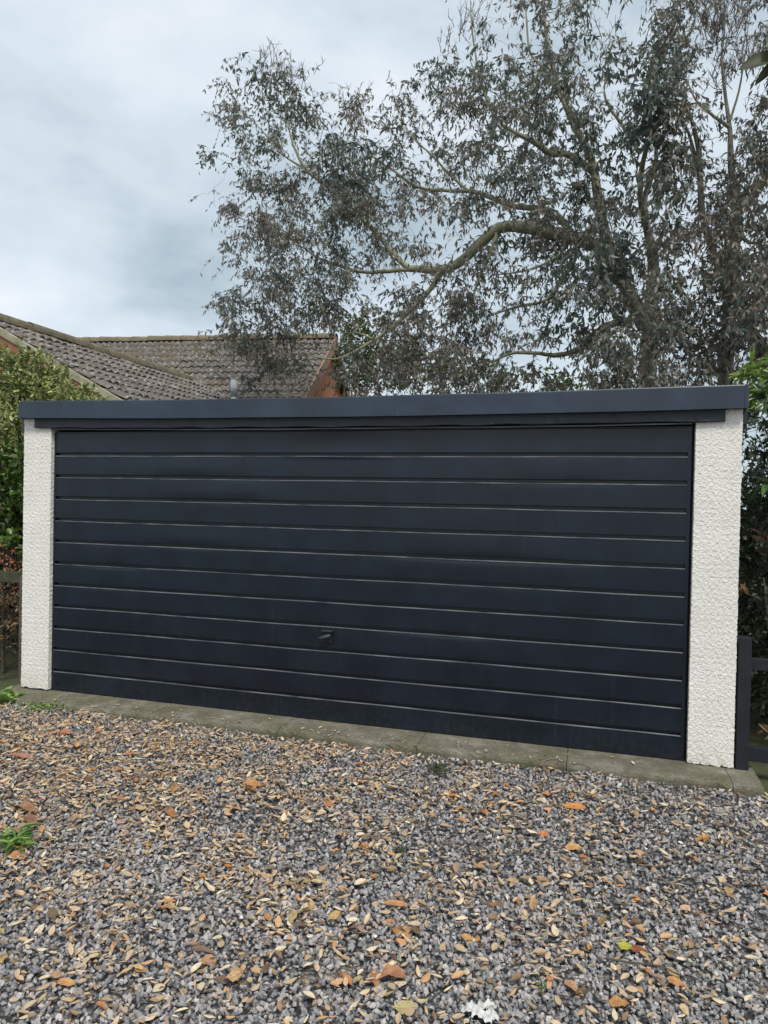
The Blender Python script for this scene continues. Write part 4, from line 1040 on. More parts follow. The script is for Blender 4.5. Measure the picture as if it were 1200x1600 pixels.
(5.18,5.62,3.25,71,0.62),(5.21,6.67,3.3,71,0.79),(5.54,5.82,3.29,48,0.5),(5.6,7.94,3.75,48,0.48),(5.16,5.16,2.96,48,0.53),(5.61,4.84,3.11,32,0.19),
(5.88,6.45,3.37,32,0.58),(2.22,7.91,11.71,17,0.37),(2.84,7.07,10.83,17,0.47),(3.24,7.59,11.29,17,0.76),(3.6,8.97,12.27,17,0.48),(3.97,8.55,11.97,36,0.46),
(4.31,5.22,8.96,36,0.45),(4.86,6.76,10.29,36,0.39),(4.9,6.56,10.07,36,0.33),(5.16,5.69,9.47,5,0.49),(5.81,6.88,10.0,17,0.3),(6.13,6.92,10.02,17,0.51),
(5.93,5.19,8.61,17,0.53),(6.72,5.48,8.66,36,0.66),(6.6,5.02,8.57,36,0),(8.01,7.07,9.84,36,0.55),(7.89,6.37,9.15,5,0.29),(1.45,8.88,12.11,5,0.35),
(2.22,8.47,11.72,17,0.55),(2.91,7.99,11.12,36,0.19),(3.29,7.58,10.89,36,0.41),(3.63,7.5,10.78,36,0.25),(4.15,7.12,10.22,36,0.62),(4.44,7.25,10.55,17,0.51),
(4.77,6.24,9.56,36,0.28),(5.22,8.81,11.53,17,0.3),(5.05,5.19,8.51,5,0.47),(5.88,7.42,10.07,36,0.67),(5.52,4.79,8.26,5,0.36),(6.2,5.55,8.76,17,0.54),
(6.98,7.67,10.19,17,0.57),(7.13,7.77,10.12,36,0.4),(7.08,6.34,9.24,36,0.63),(7.33,5.84,8.76,17,0.29),(8.82,8.79,10.82,5,0.5),(2.11,6.98,10.27,17,0.8),
(2.7,7.27,10.26,17,0.33),(3.04,6.11,9.39,50,0.31),(3.08,7.48,10.26,50,0.36),(3.34,8.16,11.06,36,0.21),(3.58,9.35,11.7,5,0),(4.15,6.57,9.52,17,0.49),
(4.26,7.44,10.22,5,0.47),(4.62,6.9,9.82,17,0.85),(5.35,8.63,10.86,17,0.31),(5.57,6.98,9.49,32,0.28),(5.48,7.03,9.7,32,0.33),(5.57,6.34,9.15,50,0.17),
(5.65,6.84,9.58,50,0.31),(5.96,5.87,8.65,36,0.4),(6.04,5.29,8.14,32,0.56),(6.02,5.46,8.43,32,0.62),(6.91,7.6,9.72,32,0.29),(7.01,7.44,9.73,32,0.19),
(6.97,6.62,9.14,36,0.39),(6.58,4.67,7.59,32,0.51),(7.1,6.0,8.56,32,0.3),(7.19,5.9,8.31,32,0.37),(7.47,6.1,8.62,32,0.27),(8.21,7.45,9.26,5,0.23),
(7.68,5.8,8.1,36,0.6),(2.26,6.24,9.32,5,0.48),(2.54,7.66,10.35,5,0.5),(2.97,7.94,10.45,32,0.55),(2.92,7.84,10.36,32,0.36),(3.12,7.2,9.99,36,0.49),
(3.56,6.11,8.82,17,0.29),(3.98,6.92,9.34,32,0.21),(3.89,8.41,10.79,32,0.45),(4.36,6.48,9.08,5,0.49),(4.7,4.84,7.75,50,0.29),(4.87,7.32,9.7,50,0.46),
(5.09,7.1,9.35,17,0.46),(5.55,7.7,9.6,36,0.19),(5.59,5.44,8.16,17,0.28),(6.04,6.59,8.92,17,0.27),(5.79,4.68,7.63,32,0.52),(6.13,5.59,8.18,32,0.38),
(6.59,6.65,8.9,32,0.39),(6.33,5.84,8.29,32,0.58),(6.74,6.26,8.36,36,0.29),(6.77,5.46,7.88,17,0.18),(7.4,5.95,7.99,17,0.4),(7.4,5.39,7.83,17,0.2),
(7.27,4.78,7.36,5,0.52),(1.81,6.43,9.34,36,0.36),(2.46,5.94,8.77,5,0.55),(2.41,6.76,9.24,48,0.31),(2.48,6.26,8.98,48,0.61),(2.98,4.24,7.37,48,0.64),
(2.95,6.58,9.06,48,0.38),(3.08,5.82,8.43,48,0.42),(3.14,6.3,8.78,48,0.06),(3.3,7.35,9.34,50,0.37),(3.49,7.94,10.04,50,0.22),(3.64,7.2,9.44,50,0.47),
(3.54,7.48,9.7,50,0.2),(4.28,7.85,9.72,50,0.71),(3.93,7.26,9.34,50,0.32),(4.54,7.99,9.91,36,0.18),(4.93,7.64,9.57,32,0.22),(4.71,6.74,8.73,32,0.4),
(4.98,7.19,9.08,50,0.56),(5.03,6.46,8.52,50,0.27),(5.25,5.15,7.77,36,0.25),(5.36,5.41,7.93,32,0.16),(5.68,6.11,8.07,32,0.22),(5.88,6.24,8.41,48,0.42),
(6.12,6.86,8.66,48,0.61),(6.07,6.8,8.57,48,0.1),(6.11,6.1,8.12,50,0.29),(6.25,6.35,8.29,50,0.46),(7.04,8.13,9.28,36,0.36),(6.98,6.24,8.08,50,0.36),
(6.75,5.7,7.65,50,0.58),(7.1,5.78,7.77,17,0.42),(7.32,5.67,7.65,50,0.37),(7.56,6.5,8.12,50,0.36),(7.63,5.78,7.79,32,0.27),(7.86,7.01,8.53,32,0.36),
(8.62,7.61,8.88,32,0.42),(8.38,7.21,8.66,32,0.14),(6.06,7.03,8.29,68,1),(5.77,5.22,7.17,68,0.32),(5.93,5.49,7.47,68,0.8),(6.21,6.44,7.91,68,0.27),
(6.27,6.59,8.27,68,0.33),(6.52,6.84,8.13,68,0.38),(6.55,6.68,8.26,48,0.31),(6.42,5.46,7.2,48,0.41),(7.11,7.77,8.7,48,0.36),(6.78,6.41,7.78,50,0.3),
(6.8,5.91,7.64,50,0.43),(7.04,5.97,7.51,36,0.07),(7.62,6.63,7.99,50,0.12),(7.52,6.87,8.25,50,0.33),(7.74,6.06,7.53,50,0.38),(7.46,5.9,7.35,50,0.3),
(7.9,6.36,7.6,17,0.45),(5.79,5.61,7.34,68,0.32),(5.87,5.71,7.3,68,0.36),(6.06,6.63,7.67,68,0.56),(5.95,4.95,6.84,48,0.11),(6.22,6.44,7.7,48,0.39),
(6.01,4.95,6.83,48,0.38),(6.74,7.39,8.14,50,0.38),(6.58,5.83,7.24,50,0.16),(6.91,6.24,7.39,48,0.26),(6.63,5.13,6.77,48,0.39),(7.02,6.93,7.96,48,0.33),
(7.42,7.0,7.84,32,0.46),(7.13,5.97,7.36,32,0.4),(7.49,6.06,7.26,36,0.4),(8.09,7.24,7.74,17,0.32),(8.16,6.9,7.55,36,0.5),(5.93,5.65,6.81,48,0.45),
(6.16,6.47,7.51,48,0.24),(6.42,7.62,8.11,48,0.15),(6.48,7.45,7.86,50,0.49),(6.53,7.48,7.86,50,0.55),(6.76,6.8,7.4,50,0.52),(6.74,6.57,7.28,50,0.36),
(6.64,5.6,6.67,50,0.39),(6.79,6.3,7.2,50,0.42),(6.72,4.64,6.23,50,0.5),(7.34,6.39,7.0,50,0.28),(7.58,6.77,7.24,32,0.08),(7.67,7.22,7.69,32,0.38),
(8.37,8.03,7.88,32,0.4),(7.56,5.57,6.58,32,0.6),(7.6,5.15,6.29,17,0.23),(6.14,6.52,6.93,68,0.02),(6.23,7.01,7.48,68,0.75),(5.88,6.3,6.86,68,0.3),
(6.21,5.65,6.66,68,0.6),(6.49,6.88,7.19,68,0.27),(6.59,6.97,7.09,68,0.24),(6.58,6.21,6.86,50,0.33),(6.72,6.96,7.37,50,0.49),(7.26,7.2,7.33,50,0.26),
(6.98,6.16,6.8,50,0.48),(6.74,4.87,5.93,50,0.4),(7.29,6.92,6.98,50,0.44),(7.5,6.73,6.84,50,0.39),(7.87,7.5,7.26,50,0.35),(8.21,7.59,7.28,50,0.49),
(7.68,6.36,6.68,50,0.43),(8.36,7.36,7.22,36,0.4),(5.98,6.33,6.61,48,0.2),(5.77,5.25,6.17,48,0.21),(5.91,6.2,6.71,48,0.26),(6.07,5.24,6.19,68,0.72),
(7.17,9.23,7.94,68,0.38),(5.95,4.5,5.58,68,0.39),(7.05,7.36,6.87,50,0),(7.0,7.5,7.06,50,0.57),(7.38,7.45,6.94,32,0.19),(6.33,4.56,5.64,32,0.41),
(7.28,6.63,6.56,50,0.15),(7.06,6.02,6.28,50,0.36),(7.81,7.57,7.05,36,0.58),(7.71,6.45,6.42,32,0.35),(8.48,8.02,7.21,32,0.16),(8.1,6.3,6.45,36,0.13),
(5.94,6.0,6.24,68,0.46),(5.84,5.25,5.74,68,0.18),(6.06,6.77,6.48,68,0.16),(6.16,5.88,6.12,50,0.63),(6.58,7.52,6.93,50,0.32),(7.11,8.19,7.23,68,0.55),
(6.31,5.64,6.06,68,0.29),(6.39,5.94,6.12,68,0.34),(7.14,7.32,6.65,50,0.24),(7.15,6.81,6.29,50,0.4),(7.38,6.85,6.42,50,0.29),(7.2,6.31,6.05,50,0.33),
(7.06,4.88,5.43,36,0.61),(7.64,5.74,5.88,32,0.28),(7.36,5.6,5.74,32,0.38),(8.63,7.82,6.67,17,0.33),(6.2,7.37,6.6,71,0.66),(6.26,7.98,6.59,71,0.37),
(6.12,6.71,6.23,71,0.3),(6.44,9.06,7.17,71,0.13),(5.94,5.19,5.46,48,0.48),(6.56,7.38,6.42,48,0.15),(6.53,7.42,6.39,48,0.45),(6.97,7.37,6.38,32,0.31),
(6.32,5.51,5.48,32,0.53),(7.14,7.14,6.2,48,0.43),(6.65,5.78,5.65,48,0.4),(7.42,8.12,6.81,48,0.28),(7.12,5.63,5.45,32,0.38),(7.38,6.64,5.84,32,0.21),
(7.54,6.66,5.85,50,0.38),(7.35,6.18,5.69,50,0.31),(8.04,6.68,5.74,17,0.36),(7.88,5.95,5.62,32,0.64),(8.16,6.68,6.0,32,0.4),(6.55,8.23,6.34,48,0.31),
(5.86,5.02,5.08,48,0.36),(5.89,5.45,5.37,48,0.34),(6.21,5.79,5.38,48,0.3),(6.27,6.41,5.47,48,0.25),(6.38,6.04,5.38,48,0.51),(7.05,8.43,6.51,50,0.15),
(7.01,7.47,5.83,50,0.46),(7.22,7.52,6.18,48,0.29),(7.27,6.98,5.92,48,0.19),(7.46,7.66,6.11,48,0.43),(7.48,7.43,6.07,32,0.52),(7.53,7.01,5.9,32,0.68),
(7.73,6.89,5.8,36,0.19),(7.78,6.44,5.44,17,0.48),(8.18,6.97,5.83,36,0.48),(6.17,6.29,5.3,68,0.07),(6.08,5.81,5.17,68,0.05),(6.32,7.18,5.76,68,0.14),
(6.5,7.54,5.87,48,0.4),(6.52,6.87,5.59,48,0.24),(6.25,6.34,5.24,48,0.51),(6.77,6.44,5.4,50,0.48),(6.59,5.93,5.03,50,0.43),(7.47,7.59,5.61,32,0.48),
(7.22,6.91,5.51,32,0.35),(6.76,4.94,4.55,32,0.42),(6.99,5.43,4.92,32,0.44),(8.17,8.45,6.04,36,0.36),(7.98,6.46,5.21,17,0.2),(7.79,5.72,5.03,36,0.37),
(6.1,6.32,5.01,71,0.2),(5.95,5.62,4.63,71,0.27),(6.05,5.78,4.68,71,0.11),(5.79,5.41,4.5,71,0.02),(6.5,7.09,5.04,50,0.39),(6.08,5.58,4.75,50,0.38),
(6.31,5.0,4.33,50,0.06),(6.45,5.83,4.62,50,0.52),(6.66,5.6,4.79,50,0.33),(6.2,3.78,4.13,50,0.38),(7.25,6.59,4.81,32,0.29),(7.31,6.34,4.93,32,0.4),
(7.55,6.18,4.88,32,0.5),(7.23,5.7,4.67,32,0.23),(6.8,3.66,3.84,32,0.15),(7.6,5.89,4.65,32,0.5),(7.57,4.89,4.2,36,0.43),(6.26,7.07,4.85,48,0.38),
(5.41,3.48,3.73,48,0.48),(5.8,5.51,4.27,48,0.56),(6.12,5.58,4.42,50,0.63),(5.85,4.63,4.14,50,0.33),(6.5,6.04,4.56,48,0),(7.02,8.0,5.23,48,0),
(6.03,4.09,3.78,48,0.19),(6.52,5.28,4.14,32,0.41),(7.0,6.22,4.67,32,0.65),(6.85,5.12,4.13,50,0.32),(7.06,5.86,4.35,50,0.69),(7.24,5.45,4.34,50,0.61),
(7.61,6.59,4.61,50,0.41),(7.6,6.05,4.26,36,0),(7.88,5.72,4.22,17,0.62),(5.96,5.69,4.08,68,0.52),(5.77,5.17,3.96,68,0.45),(5.57,4.53,3.65,68,0.67),
(6.13,5.71,4.19,68,0.4),(6.11,5.53,4.0,68,0.29),(6.18,5.47,3.97,68,0.14),(6.35,5.55,4.14,48,0.21),(6.62,5.9,4.04,48,0.12),(6.35,5.2,3.81,48,0.22),
(6.1,3.6,3.53,48,0.12),(7.0,6.74,4.4,48,0.54),(6.61,5.16,3.91,48,0.52),(7.17,6.35,4.21,50,0.55),(6.83,5.06,3.88,50,0.67),(7.1,5.07,3.71,36,0.52),
(7.77,6.2,4.04,32,0.31),(7.1,4.46,3.68,32,0.45),(7.48,4.98,3.87,17,0.45),(6.04,5.54,3.7,48,0.46),(5.93,5.45,3.68,48,0.37),(5.7,4.47,3.4,48,0.29),
(6.23,5.83,3.87,48,0.11),(6.08,5.05,3.6,48,0.83),(5.96,5.12,3.61,48,0.68),(6.75,6.45,3.85,68,0.88),(6.72,6.5,3.81,68,0.42),(6.79,6.5,4.04,68,0.4),
(6.4,4.19,3.46,48,0.2),(6.66,5.05,3.54,48,0.4),(6.59,5.24,3.61,48,0.64),(6.84,4.97,3.63,32,0.06),(7.31,6.14,3.84,32,0.35),(7.55,6.5,3.93,32,0.44),
(6.65,3.78,3.2,32,0.52),(7.28,4.76,3.38,32,0.62),(7.31,5.02,3.6,32,0.16),(8.79,7.82,4.0,17,0.48),(5.78,4.44,3.22,48,0.46),(5.8,5.25,3.45,48,0.26),
(6.06,6.87,3.78,48,0.22),(6.44,6.47,3.57,50,0.67),(6.43,5.91,3.43,50,0.22),(6.56,5.65,3.31,50,0.29),(6.59,5.47,3.26,50,0.28),(5.93,3.14,2.84,32,0.23),
(6.61,5.37,3.4,32,0.72),(7.09,5.59,3.39,50,0.56),(6.68,4.81,3.18,50,0.26),(7.42,6.24,3.47,50,0.47),(7.54,6.15,3.48,50,0.3),(7.42,5.33,3.38,36,0.25),
(7.66,5.1,3.38,36,0.23),(6.17,6.69,3.43,48,0.59),(6.0,6.08,3.29,48,0.62),(6.24,6.66,3.27,48,0.42),(5.81,4.28,2.82,48,0.58),(6.3,5.91,3.25,48,0.35),
(6.45,6.69,3.35,48,0.54),(6.82,6.28,3.08,50,0.42),(6.61,5.8,3.07,50,0.54),(6.7,5.0,3.03,48,0),(7.19,6.79,3.33,48,0.3),(6.98,6.11,3.05,48,0.42),
(6.96,5.52,2.93,36,0.23),(6.9,4.53,2.9,32,0.71),(6.8,4.07,2.93,32,0.14),(7.18,4.86,3.07,36,0.35),(7.5,4.75,2.94,36,0.25),(5.93,5.52,2.88,68,0.64),
(6.32,6.63,3.09,68,0.45),(6.16,5.92,2.72,68,0.62),(6.55,6.49,3.07,50,0.33),(6.36,6.34,2.96,50,0.5),(6.61,6.46,2.93,50,0.14),(6.36,5.04,2.82,50,0.42),
(6.6,4.71,2.74,50,0.35),(7.3,7.34,3.19,50,0.21),(7.35,6.19,2.88,32,0.28),(6.91,5.53,2.62,32,0.43),(7.56,6.41,2.78,36,0.36),(7.33,5.23,2.58,17,0.4),
(7.24,4.18,2.54,17,0.33),(0.33,6.51,2.92,50,0.18),(0.12,6.68,3.17,50,0.73),(0.85,6.8,3.01,50,0.31),(0.62,6.3,3.19,50,0.76),(1.39,6.44,3.19,50,0.61),
(0.82,7.44,3.06,50,0.22),(1.71,5.8,3.07,50,0.54),(1.61,7.2,3.0,50,0.29),(2.05,7.09,3.28,50,0.92),(2.15,5.93,2.89,50,0.21),(2.29,6.74,3.23,50,0.93),
(2.59,5.33,2.87,50,0.29),(2.77,6.65,3.04,50,0.43),(2.75,6.0,2.76,50,0.38),(3.18,6.37,3.08,50,0.43),(3.07,7.44,3.14,50,0.12),(3.44,6.18,2.77,50,0.32),
(3.36,6.24,3.13,50,0.58),(3.75,5.83,3.02,50,0.4),(3.74,6.16,2.94,50,0.24),(4.29,7.33,3.17,50,0.62),(4.23,6.26,2.88,50,0.19),(4.29,5.03,2.87,50,0.53),
(4.42,7.35,3.01,50,0.27),(4.97,6.3,2.93,50,0.35),(4.91,6.8,2.91,50,0.02),(5.12,6.21,3.07,50,0.09),(5.52,7.65,2.97,50,0.43),(5.35,4.81,2.76,50,0.24),
(5.43,6.16,2.76,50,0.45),(5.39,3.9,2.5,50,0.43),(5.9,7.36,3.16,50,0.47)], float)
skA_trunk = [([(4.582, 8.2, 3.008), (4.562, 8.2, 3.848), (4.602, 8.2, 4.684), (4.594, 8.1, 5.486), (4.431, 8, 6.288), (4.599, 7.9, 7.043), (4.434, 7.8, 8.023), (4.668, 7.7, 8.924)], [.15, .14, .115, .09, .05, .032, .018, .008]),
             ]
base = skA_trunk[0][0][0]
skA_trunk[0] = ([(base[0]-.05, base[1], -.1), (base[0], base[1], 1.6)]+skA_trunk[0][0], [.26, .21]+skA_trunk[0][1])
skA = [
 ([(4.49, 8.2, 4.375), (4.256, 7.9, 4.808), (3.943, 7.7, 5.351), (3.758, 7.6, 6.091), (3.612, 7.6, 6.915), (3.253, 7.5, 7.618), (2.956, 7.5, 8.472), (2.816, 7.5, 9.308), (2.757, 7.5, 10.132)], [.10, .10, .085, .07, .055, .045, .03, .02, .012]),
 ([(4.049, 7.8, 5.12), (3.694, 7.4, 5.469), (3.217, 7.1, 5.551), (2.793, 6.9, 5.631), (2.317, 6.8, 5.675), (1.996, 6.8, 5.466), (1.731, 6.8, 5.22), (1.378, 6.8, 5.086), (0.857, 6.8, 5.133)], [.095, .092, .088, .08, .075, .072, .068, .06, .048]),
 ([(0.878, 6.8, 5.122), (0.587, 6.8, 5.378), (0.28, 6.9, 5.768), (-0.227, 6.9, 6.274), (-0.668, 7, 6.699), (-1.045, 7, 7.008), (-1.264, 7, 7.411), (-1.416, 7, 7.918), (-1.459, 7, 8.303)], [.042, .040, .036, .030, .026, .022, .017, .012, .006]),
 ([(0.91, 6.8, 5.13), (0.431, 6.8, 5.123), (-0.004, 6.8, 5.154), (-0.719, 6.9, 5.449), (-1.07, 6.9, 5.68), (-1.423, 6.9, 5.763)], [.035, .03, .022, .015, .01, .006]),
 ([(-1.045, 7, 7.008), (-1.5, 7, 7.33), (-1.918, 7.1, 7.814), (-2.232, 7.1, 8.132)], [.016, .012, .008, .005]),
 ([(1.378, 6.8, 5.086), (1.242, 6.7, 4.774), (0.973, 6.6, 4.462), (0.665, 6.5, 4.134), (0.261, 6.4, 3.849), (-0.125, 6.3, 3.644), (-0.463, 6.2, 3.656), (-0.693, 6.1, 3.745)], [.045, .036, .03, .025, .018, .013, .009, .006]),
 ([(0.416, 6.4, 3.943), (0.01, 6.5, 4.085), (-0.348, 6.6, 3.867), (-0.681, 6.6, 3.849)], [.014, .011, .008, .005]),
 ([(2.249, 6.8, 5.661), (2.159, 6.6, 5.169), (2.019, 6.6, 4.889), (1.91, 6.6, 4.506), (1.896, 6.6, 4.215)], [.022, .02, .018, .014, .009]),
 ([(3.405, 7.2, 5.551), (3.008, 7.2, 6.003), (2.41, 7.2, 6.14), (1.843, 7.2, 6.42), (1.371, 7.2, 6.489), (0.888, 7.2, 6.591), (0.5, 7.2, 6.874), (0.161, 7.2, 7.124), (-0.184, 7.2, 7.432)], [.05, .045, .038, .03, .028, .024, .018, .014, .008]),
 ([(1.74, 7.2, 6.41), (1.344, 7.3, 6.827), (1.036, 7.3, 7.176), (0.736, 7.3, 7.475), (0.507, 7.3, 7.876)], [.02, .017, .014, .01, .006]),
 ([(3.646, 7.6, 6.709), (3.272, 7.4, 6.942), (2.981, 7.3, 6.948), (2.707, 7.2, 7.133), (2.384, 7.2, 7.324), (2.094, 7.2, 7.614), (1.855, 7.2, 8.257), (1.714, 7.2, 8.993), (1.672, 7.2, 9.51)], [.05, .046, .042, .036, .03, .024, .018, .01, .005]),
 ([(3.304, 7.5, 7.561), (2.845, 7.4, 8.328), (2.617, 7.4, 8.667), (2.542, 7.4, 9.289), (2.49, 7.4, 9.806)], [.025, .02, .015, .01, .006]),
 ([(3.725, 7.6, 4.167), (3.491, 7.3, 3.858), (3.157, 7.2, 3.751), (2.87, 7.1, 3.772), (2.485, 7, 3.766), (2.202, 6.9, 3.627), (1.903, 6.9, 3.537)], [.045, .04, .033, .026, .02, .014, .008]),
 ([(4.314, 7.9, 4.414), (4.016, 7.7, 4.329), (3.725, 7.6, 4.167)], [.055, .05, .045]),
 ([(3.391, 7.3, 5.26), (3.138, 7.1, 4.769), (2.956, 7, 4.555), (2.616, 7, 4.496), (2.271, 7, 4.415), (2.072, 7, 4.356)], [.03, .026, .022, .018, .013, .008]),
 ([(4.151, 7.8, 4.909), (3.603, 7.6, 5.191), (3.222, 7.5, 4.677), (3.033, 7.4, 4.457)], [.03, .026, .02, .012]),
 ([(3.227, 7, 5.27), (2.902, 6.9, 5.067), (2.566, 6.9, 4.993), (2.172, 6.9, 4.971)], [.02, .017, .013, .008]),
 ([(4.348, 7.9, 7.072), (4.085, 7.6, 7.361), (3.783, 7.5, 7.848), (3.82, 7.5, 8.34), (3.666, 7.5, 8.763)], [.03, .024, .016, .009, .004]),
 ([(4.508, 8.1, 5.803), (4.315, 7, 6.084), (4.33, 6, 6.261), (4.438, 5.4, 6.361), (4.335, 5.2, 6.821)], [.04, .035, .028, .02, .01]),
]
trunkB = [([(5.59, 7.4, 2.887), (5.606, 7.4, 3.65), (5.64, 7.4, 4.41), (5.648, 7.3, 5.136), (5.675, 7.3, 5.79), (5.571, 7.2, 6.505), (5.542, 7.2, 6.973), (5.401, 7.1, 7.864), (5.422, 7.1, 8.413), (5.382, 7.1, 9.339)], [.115, .11, .10, .09, .07, .045, .032, .018, .011, .005])]
b2 = trunkB[0][0][0]
trunkB[0] = ([(b2[0]+.05, b2[1], -.1), (b2[0], b2[1], 1.6)]+trunkB[0][0], [.20, .16]+trunkB[0][1])
skB = [
 ([(5.559, 7.2, 6.971), (5.352, 7.1, 7.086), (5.076, 7, 7.3), (4.939, 7, 7.597)], [.025, .02, .014, .008]),
 ([(5.54, 7.2, 7.067), (5.657, 7.2, 7.514), (5.728, 7.2, 8.058), (5.782, 7.2, 8.233)], [.016, .012, .008, .004]),
 ([(5.66, 7.3, 5.698), (5.987, 7.2, 6.09), (6.303, 7.2, 6.695), (6.525, 7.2, 7.572)], [.05, .04, .03, .015]),
 ([(5.639, 7.3, 5.512), (5.923, 7.2, 5.266), (6.25, 7.2, 5.513)], [.03, .02, .012]),
]
trunkC = [([(6.695, 6.5, 2.666), (6.306, 6.5, 3.016), (5.954, 6.5, 3.458), (5.696, 6.5, 3.992), (5.487, 6.5, 4.353), (5.315, 6.5, 4.804), (5.107, 6.4, 5.4), (5.062, 6.4, 5.929), (5.017, 6.4, 6.416), (4.899, 6.3, 6.772), (4.811, 6.3, 7.045)], [.13, .12, .10, .085, .07, .055, .045, .04, .032, .022, .01])]
b3 = trunkC[0][0][0]
trunkC[0] = ([(b3[0]+.3, b3[1], -.1), (b3[0]+.12, b3[1], 1.4)]+trunkC[0][0], [.2, .17]+trunkC[0][1])
skC = [
 ([(5.871, 6.5, 3.331), (5.576, 6.4, 3.279), (5.241, 6.3, 3.288), (4.997, 6.3, 3.366)], [.02, .018, .014, .008]),
 ([(5.921, 6.5, 3.52), (5.568, 6.4, 3.626), (5.31, 6.3, 3.719), (5.072, 6.3, 3.625), (4.696, 6.2, 3.593)], [.025, .024, .02, .016, .01]),
 ([(5.062, 6.4, 5.929), (4.895, 6.2, 6.419), (4.774, 6.1, 6.598), (4.652, 6.1, 6.7)], [.024, .018, .013, .008]),
 ([(5.738, 6.5, 3.902), (5.92, 6.5, 4.5), (6.063, 6.5, 5.007), (6.162, 6.5, 5.684)], [.05, .04, .03, .015]),
]
def eucalyptus(label, trunk, limbs, sel, bark, pick, bare):
    root = thing('eucalyptus_tree', label, 'tree', 'eucalyptus trees behind the garage')
    tube_mesh('trunk', trunk, 40, 12, bark, root, .05)
    for l in limbs:
        tube_mesh('limb', [(l[0], [q_*1.15 for q_ in l[1]])], 26, 8, M_BARK if bark is not M_BARK_DARK else bark, root, .08)
    C = EUC[sel]
    br = network(trunk+limbs, C[:, :3], .016)
    tube_mesh('branches', br, 6, 4, M_TWIG, root)['kind'] = 'stuff'
    # twigs from each cluster centre, leaves hung along them
    lft = np.clip((2.6-C[:, 0])/2.0, 0, 1)
    nt_ = np.maximum(1, np.round(C[:, 3]*(1.7+1.6*lft)*R.uniform(.35, 1.7, len(C))/8)).astype(int)
    idx = np.repeat(np.arange(len(C)), nt_); N_ = len(idx)
    d = norm(R.normal(size=(N_, 3))*np.array([1, 1, .7])+np.array([0, 0, .15]))
    L = R.uniform(.14, .36, N_)
    st = C[idx, :3]+R.normal(size=(N_, 3))*.075
    u = np.linspace(0, 1, 4)[None, :, None]
    tw = st[:, None]+d[:, None]*L[:, None, None]*u+np.array([0, 0, -1.])*(L[:, None, None]*.55*u*u)
    v, t = tubes(tw, np.tile(np.array([.0026, .002, .0014, .0008]), (N_, 1)), 3)
    V = [v]; T = [t]; nb = len(v)
    # bare fine twigs at the tips of the crown
    for (p, cnt, ln) in bare:
        q = np.array(p)+R.normal(size=(cnt, 3))*np.array([.16, .2, .1])
        dd = norm(R.normal(size=(cnt, 3))*np.array([.4, .4, .3])+np.array([.05, 0, 1]))
        l = R.uniform(.4, 1, cnt)*ln
        w = q[:, None]+dd[:, None]*l[:, None, None]*u+R.normal(size=(cnt, 4, 3))*.012
        v, t = tubes(w, np.tile(np.array([.0070, .0055, .0040, .0022]), (cnt, 1)), 3)
        V.append(v); T.append(t+nb); nb += len(v)
        q2 = w[:, 1:3].reshape(-1, 3); q2 = np.repeat(q2, 2, 0); c2 = len(q2)
        dd = norm(R.normal(size=(c2, 3))*np.array([.5, .5, .3])+np.array([.05, 0, .9]))
        w = q2[:, None]+dd[:, None]*(R.uniform(.3, .6, c2)*ln*.6)[:, None, None]*u
        v, t = tubes(w, np.tile(np.array([.0045, .0038, .003, .0018]), (c2, 1)), 3)
        V.append(v); T.append(t+nb); nb += len(v)
    put('twigs', tri_mesh('twigs', np.concatenate(V), np.concatenate(T), True), M_TWIG, root)['kind'] = 'stuff'
    per = 8
    k = np.repeat(np.arange(N_), per); uu = R.uniform(.2, 1.02, len(k))[:, None]
    pos = st[k]+d[k]*L[k, None]*uu+np.array([0, 0, -1.])*(L[k, None]*.55*uu*uu)
    ld = norm(R.normal(size=(len(k), 3))*.52+np.array([0, 0, -.95])+d[k]*.35)
    nn = norm(R.normal(size=(len(k), 3)))
    LL = R.uniform(.055, .112, len(k)); WW = LL*R.uniform(.22, .36, len(k))
    LL *= 1-.16*lft[idx][k]; WW *= 1-.10*lft[idx][k]
    big = C[idx, 4][k] < .2
    WW = np.where(big, WW*1.3, WW); LL = np.where(big, LL*1.15, LL)
    tint = np.clip(C[idx, 4][k]+R.normal(0, .16, len(k)), .01, .99)
    leaf_part(root, T_SLIM, pos, ld, nn, LL, WW, M_EUC, tint, pick)
    return root
px_ = EUC[:, 0]
# who owns which clump: by distance along x, the right hand trees take the right side
selC = (EUC[:, 2] < 6.9) & (np.abs(EUC[:, 0]-(5.05+(EUC[:, 2]-3.5)*.02)) < .75) & (EUC[:, 1] < 6.9)
selB = (~selC) & (EUC[:, 0] > 4.9)
selA = ~(selB | selC)
eucalyptus('big pale trunked eucalyptus whose long mossy bough arches left over the house roof', skA_trunk, skA, selA, M_BARK_PALE, 150,
   [((-1.707, 7, 8.774), 16, .5), ((-1.286, 7, 8.495), 14, .45), ((-0.297, 7, 7.983), 12, .3), ((0.418, 7.2, 8.152), 8, .2), ((1.712, 7.2, 9.095), 12, .5), ((1.322, 7.2, 8.748), 8, .3), ((3.789, 7.5, 8.843), 8, .5), ((1.944, 7.2, 8.853), 10, .4), ((1.906, 6.7, 4.829), 12, .2), ((2.763, 6.9, 4.832), 12, .2)])
eucalyptus('upright eucalyptus right of the big one, bare twigs fanned at its top', trunkB, skB, selB, M_BARK_PALE, 60,
   [((5.409, 7.1, 8.231), 44, .75), ((5.715, 7.1, 7.816), 22, .5), ((5.408, 7.1, 7.586), 24, .5), ((5.94, 7.1, 7.145), 10, .3), ((5.398, 7.1, 8.693), 20, .6), ((5.143, 7.1, 8.645), 10, .5)])
eucalyptus('dark slender trunk leaning left from beyond the right garage corner', trunkC, skC, selC, M_BARK_DARK, 40, [])

